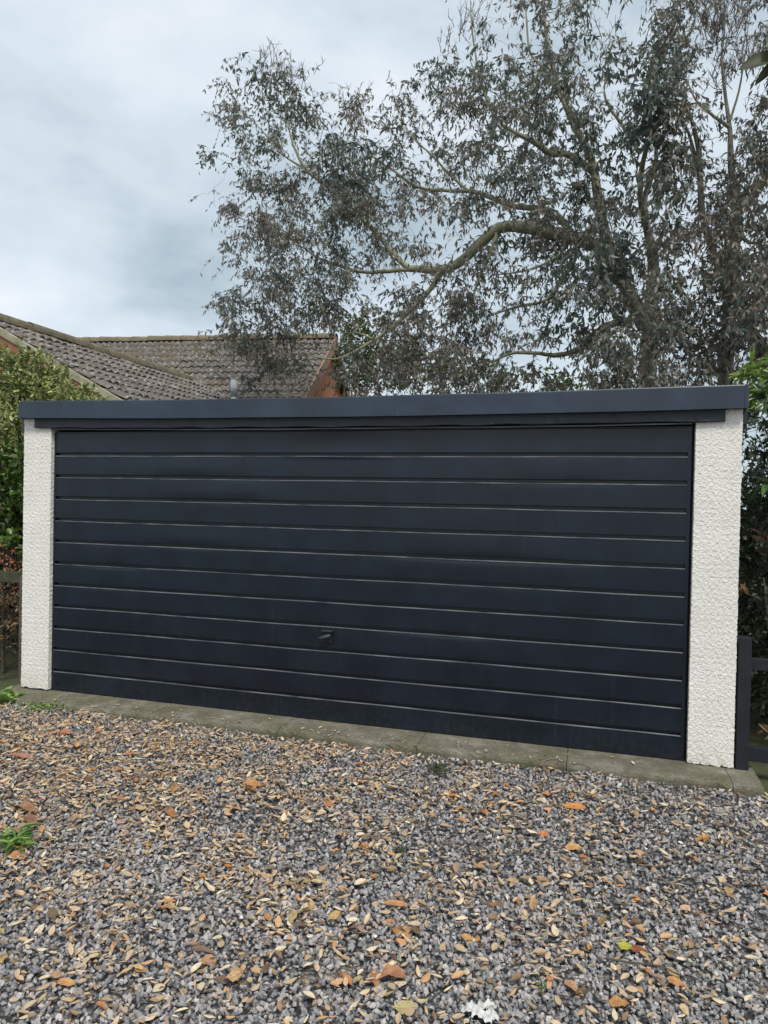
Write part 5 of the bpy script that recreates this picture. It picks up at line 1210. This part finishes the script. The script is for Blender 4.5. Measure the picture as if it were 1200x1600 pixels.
# --- shrubs: hedges either side and bushes behind
def shrub(name, label, group, blobs, T, mat, lmin, lmax, wr, stems, nleaf, up_=.3, pick=0, barkm=None, tint=None, cat='shrub', droop=0, per=9, tw=.16):
    """blobs: (x,y,z,rx,ry,rz,weight)"""
    root = thing(name, label, cat, group)
    bl = np.array([b[:7] for b in blobs], float)
    w = bl[:, 6]/bl[:, 6].sum()
    ntw = max(4, nleaf//per)
    k = R.choice(len(bl), ntw, p=w)
    q = norm(R.normal(size=(ntw, 3)))*(R.uniform(.25, 1, ntw)**.4)[:, None]
    C = bl[k, :3]+q*bl[k, 3:6]
    m = C[:, 2] > .02; C = C[m]; q = q[m]
    skel = [(s, [.018*(1-.75*i/(len(s)-1)) for i in range(len(s))]) for s in stems]
    for sk_ in skel: tube_mesh('stem', [sk_], 12, 6, barkm or M_BARK_DARK, root, .1)
    sub = C[R.choice(len(C), min(len(C), 420), replace=False)]
    br = network(skel, sub, .01)
    tube_mesh('branches', br, 6, 3, barkm or M_BARK_DARK, root)['kind'] = 'stuff'
    n_ = len(C)
    d = norm(q*.8+R.normal(size=(n_, 3))*.5+np.array([0, 0, up_]))
    L = R.uniform(.5, 1.2, n_)*tw
    u = np.linspace(0, 1, 3)[None, :, None]
    tws = C[:, None]+d[:, None]*L[:, None, None]*u
    v, t = tubes(tws, np.tile(np.array([.0022, .0018, .0012]), (n_, 1)), 3)
    put('twigs', tri_mesh('twigs', v, t, True), barkm or M_BARK_DARK, root)['kind'] = 'stuff'
    kk = np.repeat(np.arange(n_), per); uu = R.uniform(.1, 1.05, len(kk))[:, None]
    pos = C[kk]+d[kk]*L[kk, None]*uu
    ld = norm(R.normal(size=(len(kk), 3))*.65+d[kk]*.8+np.array([0, 0, -droop]))
    nn = norm(R.normal(size=(len(kk), 3))*.6+np.array([0, -.2, .8]))
    LL = R.uniform(lmin, lmax, len(kk)); WW = LL*wr*R.uniform(.85, 1.15, len(kk))
    ti = np.clip(R.normal(.5, .22, len(kk)), .01, .99) if tint is None else np.clip(R.normal(tint, .2, len(kk)), .01, .99)
    leaf_part(root, T, pos, ld, nn, LL, WW, mat, ti, pick)
    return root
M_VAR = leaf_mat('variegated_leaf', [(0, (.05, .085, .05)), (.3, (.12, .18, .07)), (.5, (.27, .31, .10)), (.75, (.48, .50, .17)), (1, (.60, .60, .28))], .38, .25, .3)
M_IVY = leaf_mat('bright_green_leaf', [(0, (.025, .05, .015)), (.5, (.065, .13, .028)), (1, (.15, .25, .05))], .35, .3)
M_DARKL = leaf_mat('dark_green_leaf', [(0, (.014, .026, .012)), (.5, (.03, .05, .022)), (1, (.055, .08, .032))], .32, .15)
M_LAUREL = leaf_mat('laurel_leaf', [(0, (.04, .075, .03)), (.5, (.07, .13, .045)), (1, (.12, .20, .05))], .28, .25)
M_FERN = leaf_mat('lime_leaf', [(0, (.12, .2, .03)), (.5, (.22, .33, .05)), (1, (.32, .42, .09))], .4, .4)
M_DRYL = leaf_mat('dry_hedge_leaf', [(0, (.12, .07, .04)), (.5, (.26, .16, .08)), (1, (.36, .25, .13))], .6, .15)
M_BUSH = leaf_mat('distant_bush_leaf', [(0, (.06, .09, .03)), (.5, (.14, .20, .05)), (1, (.26, .33, .08))], .5, .35)

shrub('variegated_shrub', 'yellow edged variegated shrub rising over the left end of the fascia', None,
      [(-1.75,1.3,1.9,.55,.5,.55,3), (-1.35,1.2,2.05,.5,.45,.35,2.4), (-1.0,1.2,2.1,.40,.4,.22,1.6), (-1.0,.9,1.75,.35,.4,.35,1.6), (-2.2,1.5,2.3,.6,.5,.5,2.5), (-.72,1.15,2.17,.22,.3,.12,.5), (-1.1,.8,1.3,.4,.4,.5,.8), (-1.45,1.2,2.45,.35,.35,.22,1.6), (-1.9,1.35,2.5,.45,.4,.22,1.2), (-1.05,1.2,2.28,.28,.3,.16,.9), (-.45,.7,1.5,.12,.3,.5,.5)],
      T_LANCE, M_VAR, .035, .065, .42, [[(-1.5,1.3,-.1), (-1.45,1.25,.8), (-1.5,1.2,1.6), (-1.6,1.25,2.2)], [(-1.3,1.2,-.1), (-1.1,1.1,.9), (-1.0,1.05,1.6), (-.8,1.1,2.1)], [(-1.6,1.35,-.1), (-1.9,1.4,1.0), (-2.1,1.5,2.0)]], 27000, pick=150)
shrub('bramble', 'bright green leafy bramble beside the upper part of the left pillar', None,
      [(-.75,.35,1.45,.3,.25,.32,2), (-1.1,.4,1.3,.35,.3,.35,1.2), (-.55,.3,1.2,.2,.2,.25,.8)],
      T_OVAL, M_IVY, .05, .085, .62, [[(-.9,.5,-.1), (-.85,.45,.7), (-.75,.35,1.4)], [(-1.0,.5,-.1), (-1.1,.45,.8), (-1.15,.4,1.3)]], 1800, pick=90)
shrub('dark_hedge', 'shaded dark evergreen hedge beside the left pillar below the bramble', None,
      [(-1.0,1.3,.9,.9,.5,.8,2), (-1.9,1.6,.8,.9,.6,.9,2), (-.6,1.2,1.2,.38,.5,.6,1.6), (-1.2,1.5,.3,.8,.5,.35,1.2), (-2.6,1.8,.9,.8,.6,1.0,1.5)],
      T_SLIM, M_DARKL, .035, .06, .45, [[(-1.1,1.4,-.1), (-1.0,1.3,.6), (-.9,1.2,1.2)], [(-.8,1.3,-.1), (-.7,1.25,.7), (-.65,1.2,1.3)], [(-2.0,1.6,-.1), (-1.9,1.6,.9)]], 17000, pick=60)
shrub('dry_hedge', 'sparse hedge base with brown dry leaves behind the left fence rail', None,
      [(-.75,.5,.75,.4,.25,.3,1.2), (-.6,.45,.3,.35,.25,.3,1), (-1.1,.6,.4,.4,.3,.4,1), (-.5,.35,.5,.2,.2,.4,.8)],
      T_LANCE, M_DRYL, .03, .055, .4, [[(-.7,.55,-.1), (-.62,.5,.5), (-.7,.45,1.0)], [(-.5,.5,-.1), (-.55,.45,.4), (-.45,.4,.8)], [(-1.0,.6,-.1), (-1.0,.6,.7)]], 1600, pick=60)
# right side
shrub('dark_hedge', 'tall shaded dark green hedge running back beside the right pillar', None,
      [(5.1,1.0,.9,.42,.7,.95,2), (5.2,2.0,1.2,.55,.9,1.1,2), (5.9,1.2,1.0,.6,.9,1.1,2), (5.0,.75,1.5,.28,.3,.5,1.2), (5.6,.5,1.2,.5,.4,1.1,1.5), (4.95,1.3,.8,.3,.5,.9,2.5), (4.9,2.6,1.3,.3,.8,1.2,2), (5.6,3.5,1.3,1.0,.8,1.3,3)],
      T_SLIM, M_DARKL, .04, .07, .42, [[(5.1,1.1,-.1), (5.05,1.0,.8), (5.1,.9,1.6)], [(5.3,1.8,-.1), (5.2,1.8,1.2)], [(5.8,1.1,-.1), (5.8,1.0,1.2)], [(4.95,.8,-.1), (4.9,.75,.7), (5.0,.7,1.5)]], 24000, pick=80)
shrub('laurel_bush', 'glossy green laurel with long leaves over the right end of the fascia', None,
      [(4.86,.35,1.95,.16,.3,.2,2), (5.0,.5,2.12,.28,.35,.14,1.6), (5.2,.5,1.9,.35,.35,.3,1.5), (4.84,.3,1.55,.14,.25,.25,.6)],
      T_LONG, M_LAUREL, .08, .14, .30, [[(5.0,.6,-.1), (4.95,.5,.9), (4.9,.4,1.7), (4.88,.35,2.0)], [(5.2,.6,-.1), (5.2,.55,1.2), (5.15,.5,1.9)]], 420, pick=110, droop=.3, tw=.12)
shrub('fern_shrub', 'lime green feathery shrub tip above the right corner of the roof', None,
      [(4.95,1.0,2.3,.25,.25,.10,1.5), (5.2,1.1,2.32,.35,.3,.12,1.2), (4.78,.95,2.22,.12,.2,.08,.5)],
      T_LONG, M_FERN, .06, .10, .24, [[(5.1,1.2,-.1), (5.05,1.1,1.2), (5.0,1.0,2.2)]], 420, pick=80, droop=.2, tw=.12)
shrub('dry_hedge', 'tangle of brown dead leaves and stems behind the black fence on the right', None,
      [(4.95,.55,.35,.25,.3,.35,1.2), (4.9,.6,.85,.2,.25,.3,.5), (5.3,.6,.3,.35,.35,.35,.8)],
      T_LONG, M_DRYL, .06, .11, .3, [[(4.9,.6,-.1), (4.85,.5,.6), (4.95,.5,1.2)], [(5.0,.7,-.1), (4.8,.5,.5), (4.72,.45,1.0)], [(5.2,.7,-.1), (5.2,.6,.8)]], 260, pick=80)
# bushes behind
shrub('boundary_hedge', 'dark boundary hedge in the background beyond the black fence', None,
      [(7.0,5.5,1.0,1.2,.6,1.2,2), (9.0,5.8,1.0,1.3,.6,1.2,2), (11.2,6.2,1.1,1.4,.6,1.3,2), (13.4,6.8,1.1,1.4,.7,1.3,2)],
      T_SLIM, M_DARKL, .06, .11, .45, [[(7.2,5.6,-.1), (7.2,5.6,1.2)], [(9.2,5.8,-.1), (9.2,5.8,1.2)], [(11.4,6.3,-.1), (11.4,6.3,1.3)]], 16000)
shrub('green_bush', 'pale green bush against the end gable of the brick house', 'bushes beyond the garage roof',
      [(-1.105, 10, 4.416)+(.32,.5,.8,3), (-0.844, 10, 4.808)+(.45,.6,.6,1), (-0.482, 10, 4.194)+(.7,.6,.5,1.5), (-0.033, 10.4, 4.186)+(.6,.6,.4,.8)],
      T_OVAL, M_BUSH, .05, .09, .5, [[(-1.0,10.3,-.1), (-1.0,10.3,2.0), (-1.1,10.2,4.0)], [(-.6,10.3,-.1), (-.5,10.2,2.0), (-.4,10.1,3.6)]], 5200, tint=.35)
shrub('green_bush', 'low yellow green bush between the curtains of drooping gum leaves', 'bushes beyond the garage roof',
      [(1.229, 11.5, 4.062)+(.9,.7,.35,1.5), (2.418, 11.5, 3.96)+(1.0,.7,.35,1.5), (0.571, 11.5, 4.509)+(.35,.5,.4,.6), (3.36, 11.5, 3.868)+(.8,.7,.3,1)],
      T_OVAL, M_BUSH, .06, .1, .5, [[(2.0,11.6,-.1), (2.0,11.5,2.0), (1.9,11.5,3.6)], [(3.0,11.6,-.1), (3.0,11.5,2.0), (3.1,11.5,3.5)]], 3200, tint=.7)
# overhanging leaves, top right, close to the camera
ov = thing('overhanging_branch', 'broad leaved branch tip reaching in at the top right corner', 'branch')
tube_mesh('twig', [([(4.30,-1.5,2.975), (4.42,-1.5,3.02), (4.7,-1.45,3.15), (5.3,-1.4,3.3), (6.2,-1.3,3.2)], [.003, .0045, .008, .014, .02])], 16, 6, M_BARK_DARK, ov)
M_OVER = leaf_mat('olive_underside_leaf', [(0, (.05, .06, .025)), (.5, (.075, .085, .035)), (1, (.10, .11, .05))], .45, .35)
TO = leaf_template([(.12, .26), (.3, .44), (.5, .5), (.72, .42), (.9, .2)], .1, .2)
mo = tri_mesh('leaf', *TO, smooth=True); mo.materials.append(M_OVER)
P_ = np.array([(4.335,-1.5,2.962), (4.315,-1.52,2.975), (4.33,-1.48,2.975), (4.40,-1.5,3.01), (4.5,-1.5,3.05), (4.6,-1.4,3.1)])
D_ = np.array([(-1,-.05,-.13), (-.5,.1,.6), (-.75,-.1,-.75), (-.25,.2,.9), (-.2,-.5,.7), (.1,.5,-.6)])
N_ = np.array([(.1,-.95,.35), (.3,-.9,.2), (.3,-.8,.4), (.2,-.9,.2), (0,.5,.8), (0,.5,.8)])
for m in leaf_matrices(P_, D_, N_, np.array([.155, .075, .13, .1, .13, .12]), np.array([.066, .06, .036, .05, .06, .05])):
    o = put('leaf', mo, None, ov); o.matrix_local = m

# ------------------------------------------------------------------ fences either side
M_FBLACK = noise_mat('black_stained_timber', [(.3, (.005, .007, .011)), (.7, (.012, .015, .021))], 14, .6, 80, .4, .003)
fr = thing('timber_fence', 'black painted timber post with rails butted against the right pillar', 'fence', loc=(4.55, 0, 0))
def sput(name, me, mat, par, l): 
    o = put(name, me, mat, par); o.matrix_parent_inverse = Matrix.Translation((-l[0], -l[1], -l[2])); return o
for nm_, bx in (('post', (4.508, 4.572, -.03, .05, -.12, .712)), ('rail', (4.573, 6.6, .0, .03, .535, .60)), ('rail', (4.573, 6.6, .0, .03, .04, .12)), ('post', (6.0, 6.08, .031, .11, -.12, .72))):
    sput(nm_, boxes(nm_, [bx], .003), M_FBLACK, fr, (4.55, 0, 0))
M_FGREEN = noise_mat('weathered_rail', [(.3, (.03, .03, .018)), (.6, (.065, .065, .035)), (.8, (.10, .10, .06))], 12, .85, 60, .5, .004)
fl = thing('post_and_rail_fence', 'weathered greenish timber rails half hidden in the hedge left of the garage', 'fence', loc=(-.45, .1, 0))
for nm_, bx in (('post', (-.33, -.25, .06, .14, -.12, .80)), ('rail', (-2.8, -.331, .085, .12, .745, .825)), ('post', (-2.2, -2.1, .121, .2, -.12, .84))):
    sput(nm_, boxes(nm_, [bx], .004), M_FGREEN if nm_ == 'rail' else M_BARK_DARK, fl, (-.45, .1, 0))

# ------------------------------------------------------------------ leaf litter and fallen leaves
def litter_density(p):
    x, y = p[:, 0], p[:, 1]
    q = np.zeros((len(p), 3)); q[:, :2] = p[:, :2]
    d = .17+1.1*np.exp(-((x-.9)/1.0)**2)*np.clip((y+1.9)/.5, 0, 1)+.5*np.clip((y+1.2)/.5, 0, 1)*np.exp(-((x-1.6)/1.6)**2)
    d += .5*np.exp(-((x-1.0)/.8)**2-((y+1.3)/.7)**2)+.30*np.exp(-((x-2.4)/.9)**2-((y+1.9)/.8)**2)
    d *= 1+.75*snoise(q, .5, 10, 4)+.3*snoise(q, .16, 10, 2)
    return np.clip(d, .05, 1)
n = 50000
p = np.stack([R.uniform(-2.2, 5.8, n), R.uniform(-3.1, -.275, n), np.zeros(n)], 1)
p = p[R.uniform(0, 1, n) < litter_density(p)]
sl_ = np.stack([R.uniform(-.2, 4.5, 90), -.262+.24*R.beta(1, 2.6, 90), np.full(90, .9)], 1)
p = np.concatenate([sl_, p])
m_ = 1500
pm_ = np.stack([R.uniform(-.4, 4.9, m_), R.uniform(-3.0, -.6, m_), np.zeros(m_)], 1)
p = np.concatenate([p, pm_]); n = len(p)
p[:, 2] = surf(p)+.006+R.uniform(0, .006, n)
th = R.uniform(0, 6.283, n)
d = np.stack([np.cos(th), np.sin(th), R.normal(0, .16, n)], 1)
nn = np.stack([R.normal(0, .33, n), R.normal(0, .33, n), np.ones(n)], 1)
L = .013+.040*R.beta(1.5, 2.9, n); W = L*R.uniform(.22, .5, n)
L[-m_:] = R.uniform(.026, .050, m_); W[-m_:] = L[-m_:]*R.uniform(.35, .6, m_); nn[-m_:, :2] *= .6; p[-m_:, 2] += .006
L[:90] *= .75; p[:90, 2] = .006; d[:90, 2] *= .3; nn[:90, :2] *= .3
VV, TT, TN, b_ = [], [], [], 0
for q_, T_LIT in enumerate((leaf_template([(.3, .46), (.68, .42)], -.16, .3), leaf_template([(.25, .40), (.6, .48)], .12, -.2), leaf_template([(.35, .5), (.75, .34)], -.03, .5), leaf_template([(.3, .35), (.6, .5)], -.3, .15),
                           leaf_template([(.1, .22), (.28, .42), (.5, .5), (.72, .40), (.9, .18)], -.12, .22), leaf_template([(.1, .18), (.3, .40), (.55, .5), (.8, .34), (.93, .15)], .15, -.25), leaf_template([(.12, .30), (.3, .48), (.5, .46), (.7, .34), (.88, .16)], -.22, .12))):
    big_ = (L > .027)
    k = np.nonzero(~big_)[0][q_::4] if q_ < 4 else np.nonzero(big_)[0][q_-4::3]
    v, t = place_leaves(T_LIT, p[k], d[k], nn[k], L[k], W[k]*(1.25 if q_ == 1 else 1))
    VV.append(v); TT.append(t+b_); b_ += len(v); TN.append(np.repeat(R.uniform(0, 1, len(k)), len(T_LIT[0])))
v, t = np.concatenate(VV), np.concatenate(TT)
tn = np.concatenate(TN)
put('leaf_litter', tri_mesh('leaf_litter', v, t, False, tn), M_LITTER, kind='stuff', label='small broken tan leaves strewn between the stones', cat='leaf litter')

def fallen_mesh(kind):
    """unit leaf, length 1 on x, varied outline and curl, 24-40 tris"""
    rr = np.random.default_rng(kind+50)
    n = 7; V, F = [], []
    curl = [.35, -.25, .1, .5, -.1, .25, .0, .7][kind]; fold = [.25, .6, .15, .9, .35, .1, .5, .4][kind]
    shape = [.9, .7, 1.0, .75, 1.3, .85, 1.1, 1.0][kind]; twist = [.3, -.5, .1, .7, 0, -.3, .4, .2][kind]
    V.append((0, 0, 0))
    for i in range(1, n):
        x = i/n
        w = .5*math.sin(math.pi*x**shape)**.8*(1+.12*rr.normal())
        z = curl*x*(1-x)+.03*rr.normal()
        a = twist*(x-.5)
        for s in (-1, 0, 1):
            h = fold*abs(s)*w*.6+.02*rr.normal()*abs(s)
            y = s*w*math.cos(fold*.5); V.append((x, y*math.cos(a)-h*math.sin(a), z+y*math.sin(a)+h*math.cos(a)))
    V.append((1.02, .02*rr.normal(), .04*rr.normal()))
    F += [(0, 1, 2), (0, 2, 3)]
    for i in range(n-2):
        a = 1+3*i; F += [(a, a+3, a+4, a+1), (a+1, a+4, a+5, a+2)]
    a = 1+3*(n-2); F += [(a, len(V)-1, a+1), (a+1, len(V)-1, a+2)]
    # the stalk
    b = len(V); V += [(0, -.012, 0), (0, .012, 0), (-.13, .004, .03), (-.13, -.004, .03)]
    F.append((b, b+1, b+2, b+3))
    me = poly_mesh('fallen_leaf', V, F, True); me.materials.append(M_FALLEN); return me
FM = [fallen_mesh(i) for i in range(8)]
TAN, ORANGE, PALE, BROWN, RED = (.50, .33, .18), (.58, .28, .10), (.66, .54, .33), (.20, .115, .065), (.33, .10, .04)
def fallen(pos, kind, L, W, rot, col, label, group=None, tilt=(0, 0), lift=.008):
    o = put('fallen_leaf', FM[kind], None, label=label, cat='leaf', group=group)
    z = float(surf(np.array([[pos[0], pos[1], 0]]))[0])+lift
    o.matrix_world = Matrix.Translation((pos[0], pos[1], z)) @ Matrix.Rotation(rot, 4, 'Z') @ Matrix.Rotation(tilt[0], 4, 'Y') @ Matrix.Rotation(tilt[1], 4, 'X') @ Matrix.Diagonal((L, W, (L+W)*.5, 1))
    j = random.uniform(.88, 1.12)
    o.color = (col[0]*j, col[1]*j, col[2]*j, 1)
    return o
D = math.radians
special = [
 ((3.161, -1.915, -0.036), 2, .070, .062, D(255), (.48,.30,.15), 'broad tan leaf folded like a heart lying point down near the bottom centre', (.15, .1)),
 ((3.048, -1.825, -0.036), 0, .090, .026, D(12), (.50,.27,.11), 'long smooth copper brown leaf lying flat above the heart shaped leaf', (0, .5)),
 ((3.148, -2.206, -0.036), 3, .085, .050, D(25), (.42,.20,.10), 'large crumpled russet leaf of the pair at the bottom centre', (0, .2)),
 ((3.121, -2.163, -0.036), 5, .075, .034, D(-70), (.50,.26,.12), 'orange brown leaf tucked under the crumpled russet leaf', (.1, -.2)),
 ((3.632, -0.77, -0.036), 0, .105, .038, D(12), (.58,.25,.05), 'bright orange long leaf curled up alone on the gravel before the right end', (0, .7)),
 ((3.652, -1.181, -0.036), 5, .075, .036, D(10), (.62,.38,.14), 'golden leaf lying just in front of the bright orange long leaf', (0, .4)),
 ((3.712, -1.229, -0.036), 1, .035, .026, D(0), (.50,.18,.05), 'small rust orange scrap touching the golden leaf', (0, .2)),
 ((3.836, -1.797, -0.036), 4, .055, .030, D(-18), (.46,.46,.06), 'lime yellow leaf half of a two coloured leaf on the right', (0, .3)),
 ((3.881, -1.814, -0.036), 1, .055, .028, D(-5), (.24,.07,.03), 'dark red curled leaf beside the lime yellow one', (0, .4)),
 ((2.849, -1.474, -0.036), 1, .060, .044, D(60), (.58,.27,.09), 'orange leaf standing on edge alone in the middle of the gravel', (.35, .6)),
 ((2.093, -1.055, -0.036), 7, .100, .036, D(25), (.55,.29,.10), 'long orange brown leaf upturned left of centre', (.1, .7)),
 ((1.897, -1.42, -0.036), 3, .085, .036, D(-15), (.46,.22,.08), 'rust coloured twisted leaf left of the long upturned one', (.1, .5)),
 ((1.556, -1.978, -0.036), 2, .075, .060, D(50), (.52,.27,.12), 'triangular orange leaf lying against the weed at the left edge', (.2, .2)),
 ((1.241, -1.616, -0.036), 3, .120, .050, D(5), (.36,.19,.10), 'big brown curled leaf in the heap at the left edge', (.1, .3)),
 ((1.357, -1.673, -0.036), 7, .100, .045, D(-20), (.30,.14,.08), 'second dark brown leaf in the heap at the left edge', (.15, .3)),
 ((0.689, -1.103, -0.036), 0, .160, .036, D(10), (.42,.21,.12), 'long reddish strap shaped leaf near the left pillar', (0, .3)),
 ((0.668, -0.692, -0.036), 5, .130, .036, D(2), (.46,.22,.11), 'reddish brown leaf nearest the left end of the slabs', (0, .3)),
 ((2.244, -2.504, -0.036), 0, .060, .028, D(8), (.62,.34,.12), 'orange gold leaf at the lower left of the gravel', (0, .3)),
 ((3.175, -1.094, -0.036), 0, .062, .026, D(-8), (.56,.32,.13), 'slim orange leaf before the feathery weed', (0, .2)),
 ((3.341, -1.919, -0.036), 6, .045, .026, D(-15), (.58,.33,.12), 'amber leaf right of the heart shaped leaf', (0, .2)),
 ((3.53, -1.775, -0.036), 4, .040, .022, D(70), (.62,.50,.30), 'cream leaf at the end of the short straight twig', (0, .1)),
 ((4.017, -1.924, -0.036), 4, .060, .032, D(120), (.56,.42,.22), 'pale buff oval leaf near the long twig at lower right', (0, .2)),
 ((3.997, -1.82, -0.036), 4, .062, .032, D(80), (.50,.36,.17), 'buff leaf standing beside the pale oval one', (.3, .2)),
 ((3.806, -2.107, -0.036), 5, .060, .034, D(10), (.58,.30,.11), 'orange leaf nearest the bottom edge on the right', (0, .2)),
 ((2.598, -2.307, -0.036), 6, .065, .040, D(60), (.55,.33,.17), 'tan leaf upright at the bottom left of centre', (.2, .3)),
 ((2.705, -2.334, -0.036), 4, .05, .036, D(30), (.58,.38,.2), 'rounded sandy leaf just right of the upright tan one', (0, .2)),
 ((2.533, -2.236, -0.036), 1, .09, .026, D(-5), (.22,.15,.10), 'long dull brown leaf lying flat left of bottom centre', (0, .3)),
 ((3.219, -2.33, -0.036), 4, .075, .040, D(15), (.52,.46,.22), 'yellow green leaf on the bottom edge', (0, .2)),
]
for (pos, kind, L_, W_, rot, col, lab, tl) in special:
    fallen(pos, kind, L_, W_, rot, col, lab, None, tl, .012)
kinds = [('tan', TAN), ('orange', ORANGE), ('pale cream', PALE), ('dull brown', BROWN)]
def zone(u, v):
    a = 'on the left side' if u < -.18 else ('on the right side' if u > .18 else 'in the middle')
    b = 'back near the concrete slabs' if v > -.42 else ('halfway across the drive' if v > -.56 else 'close to the bottom edge')
    return b+' '+a
cnt = 0
while cnt < 270:
    x = random.uniform(.0, 4.6); y = random.uniform(-2.75, -.5)
    c = Vector((x, y, -.05))-CAM
    zc = c.dot(fw); u_ = c.dot(rt)/zc; v_ = c.dot(up)/zc
    if abs(u_) > .55 or abs(v_) > .73: continue
    dens = .35+.65*float(litter_density(np.array([[x, y, 0]]))[0])
    if random.random() > dens: continue
    nm_, col = random.choices(kinds, [5, 4, 3, 1.6])[0]
    L_ = random.choice((random.uniform(.03, .05), random.uniform(.035, .068)))
    j = [random.uniform(.85, 1.15) for _ in range(3)]
    fallen((x, y), random.choice((0, 2, 4, 4, 5, 6, 1, 3)), L_, L_*random.uniform(.38, .64), random.uniform(0, 6.28), tuple(a*b for a, b in zip(col, j)),
           'small %s dead leaf %s' % (nm_, zone(u_, v_)), 'small dead leaves scattered over the gravel', (random.uniform(-.2, .25), random.uniform(-.4, .4)), random.uniform(.010, .017))
    cnt += 1

# twigs on the ground
def ground_twig(label, pts, r, mat=M_TWIG, branch=None):
    q = [np.array(p)+np.array([0, 0, .018]) for p in pts]
    root = thing('fallen_twig', label, 'twig')
    tube_mesh('twig', [(q, [r*(1-.5*i/(len(q)-1)) for i in range(len(q))])]+(branch or []), 14, 6, mat, root, .3)
M_TW2 = noise_mat('dry_twig', [(.3, (.20, .14, .085)), (.7, (.36, .27, .18))], 20, .8)
ground_twig('thin curved tan twig leaning on the slab edge right of centre', [(3.542, -0.386, -0.036), (3.493, -0.249, -0.036), (3.50,-.30,-.03), (3.52,-.25,-.012), (3.60,-.19,-.010)], .0035, M_TW2)
ground_twig('dark forked twig lying across the gravel at lower right', [(3.802, -1.903, -0.036), (3.877, -1.898, -0.036), (3.962, -1.89, -0.036), (4.014, -1.916, -0.036), (4.071, -1.922, -0.036)], .0035, M_BARK_DARK)
ground_twig('short straight pale twig beside the cream leaf', [(3.524, -1.581, -0.036), (3.554, -1.666, -0.036), (3.58, -1.723, -0.036)], .002, M_TW2)
ground_twig('thin brown twig on the slab below the door near its right end', [(3.66,-.235,-.014), (3.74,-.262,-.014), (3.80,-.30,-.05)], .003, M_TWIG)
ground_twig('long thin twig left of the dark forked one at the bottom right', [(3.827, -1.971, -0.036), (3.915, -2.03, -0.036), (3.997, -2.072, -0.036)], .002, M_TWIG)

# weeds
def weed(name, label, pos, n, L, W, spread, T, mat, up_=.6):
    root = thing(name, label, 'weed', loc=(pos[0], pos[1], 0))
    root.location = (0, 0, 0)
    th = R.uniform(0, 6.28, n)
    p = np.array([pos])+np.stack([R.normal(0, spread, n), R.normal(0, spread, n), np.abs(R.normal(.010, .01, n))], 1)
    p[:, 2] = surf(p)+.012+np.abs(R.normal(0, .012, n))
    d = np.stack([np.cos(th), np.sin(th), R.uniform(.1, up_*1.6, n)], 1)
    nn = np.stack([R.normal(0, .3, n)-.3*np.cos(th), R.normal(0, .3, n)-.3*np.sin(th), np.ones(n)], 1)
    LL = R.uniform(.6, 1.2, n)*L
    leaf_part(root, T, p, d, nn, LL, LL*W, mat, R.uniform(0, 1, n), 0, 'leaves')
    st = [([tuple(p[i]-np.array([0, 0, .01])), tuple(p[i]+d[i]*LL[i]*.4)], [.001, .0008]) for i in range(min(n, 12))]
    tube_mesh('stems', st, 3, 3, mat, root)['kind'] = 'stuff'
    root.location = (0, 0, 0)
M_WEED = leaf_mat('weed_green', [(0, (.10, .20, .04)), (.5, (.18, .31, .07)), (1, (.30, .42, .12))], .5, .3)
M_WEED2 = leaf_mat('grey_green_weed', [(0, (.08, .12, .07)), (1, (.16, .21, .12))], .6, .3)
weed('feathery_weed', 'feathery grey green weed growing in the gravel before the middle slab', (2.971, -0.5, -0.036), 150, .030, .10, .028, T_LANCE, M_WEED2, .9)
weed('small_weed', 'tiny green tuft in the gravel below the feathery weed', (3.02, -1.461, -0.036), 50, .022, .14, .010, T_LANCE, M_WEED2, .7)
weed('dandelion_weed', 'bright green jagged leaved weed at the left edge', (1.496, -1.889, -0.036), 60, .085, .16, .035, T_LANCE, M_WEED, .3)
weed('broadleaf_weed', 'broad leaved weed at the left end of the slabs', (-0.139, -0.266, -0.036), 46, .085, .6, .055, T_OVAL, M_WEED, .9)
weed('creeping_weed', 'low creeping weed along the left slab edge', (0.225, -0.325, -0.036), 150, .024, .55, .070, T_OVAL, M_WEED, .5)
weed('tiny_seedling', 'tiny seedling near the bottom edge right of centre', (3.618, -2.103, -0.036), 10, .02, .4, .006, T_OVAL, M_WEED, .5)
# pale scrap near the bottom edge
def scrap():
    n = 22; V, F = [], []
    gx, gy = np.meshgrid(np.linspace(-1, 1, n), np.linspace(-1, 1, n), indexing='ij')
    r_ = np.sqrt(gx**2+gy**2); a = np.arctan2(gy, gx)
    keep_r = 1-.22*np.sin(3*a+1)-.15*np.sin(7*a)-.1*np.sin(13*a)
    P = np.stack([gx.ravel()*.055, gy.ravel()*.042, np.zeros(n*n)], 1)
    P[:, 2] = .010+.006*snoise(P, .03)+.003*snoise(P, .012)-.012*np.clip(r_.ravel()-.7, 0, 1)
    hole = ((gx-.1)**2+((gy-.05)*1.4)**2) < .035
    for i in range(n-1):
        for j in range(n-1):
            c = [(i, j), (i+1, j), (i+1, j+1), (i, j+1)]
            if all(r_[q] < keep_r[q] for q in c) and not hole[i, j]: F.append(tuple(q[0]*n+q[1] for q in c))
    me = poly_mesh('paper_scrap', P, F, True)
    return me
sp_ = (3.464, -2.262, -0.036)
o = put('paper_scrap', scrap(), noise_mat('dirty_white', [(.35, (.38, .36, .31)), (.5, (.55, .545, .52)), (.7, (.68, .68, .65))], 60, .8, 120, .5, .002), label='crumpled white scrap on the gravel at the bottom edge', cat='litter')
o.location = (sp_[0], sp_[1], float(surf(np.array([[sp_[0], sp_[1], 0]]))[0])+.004)
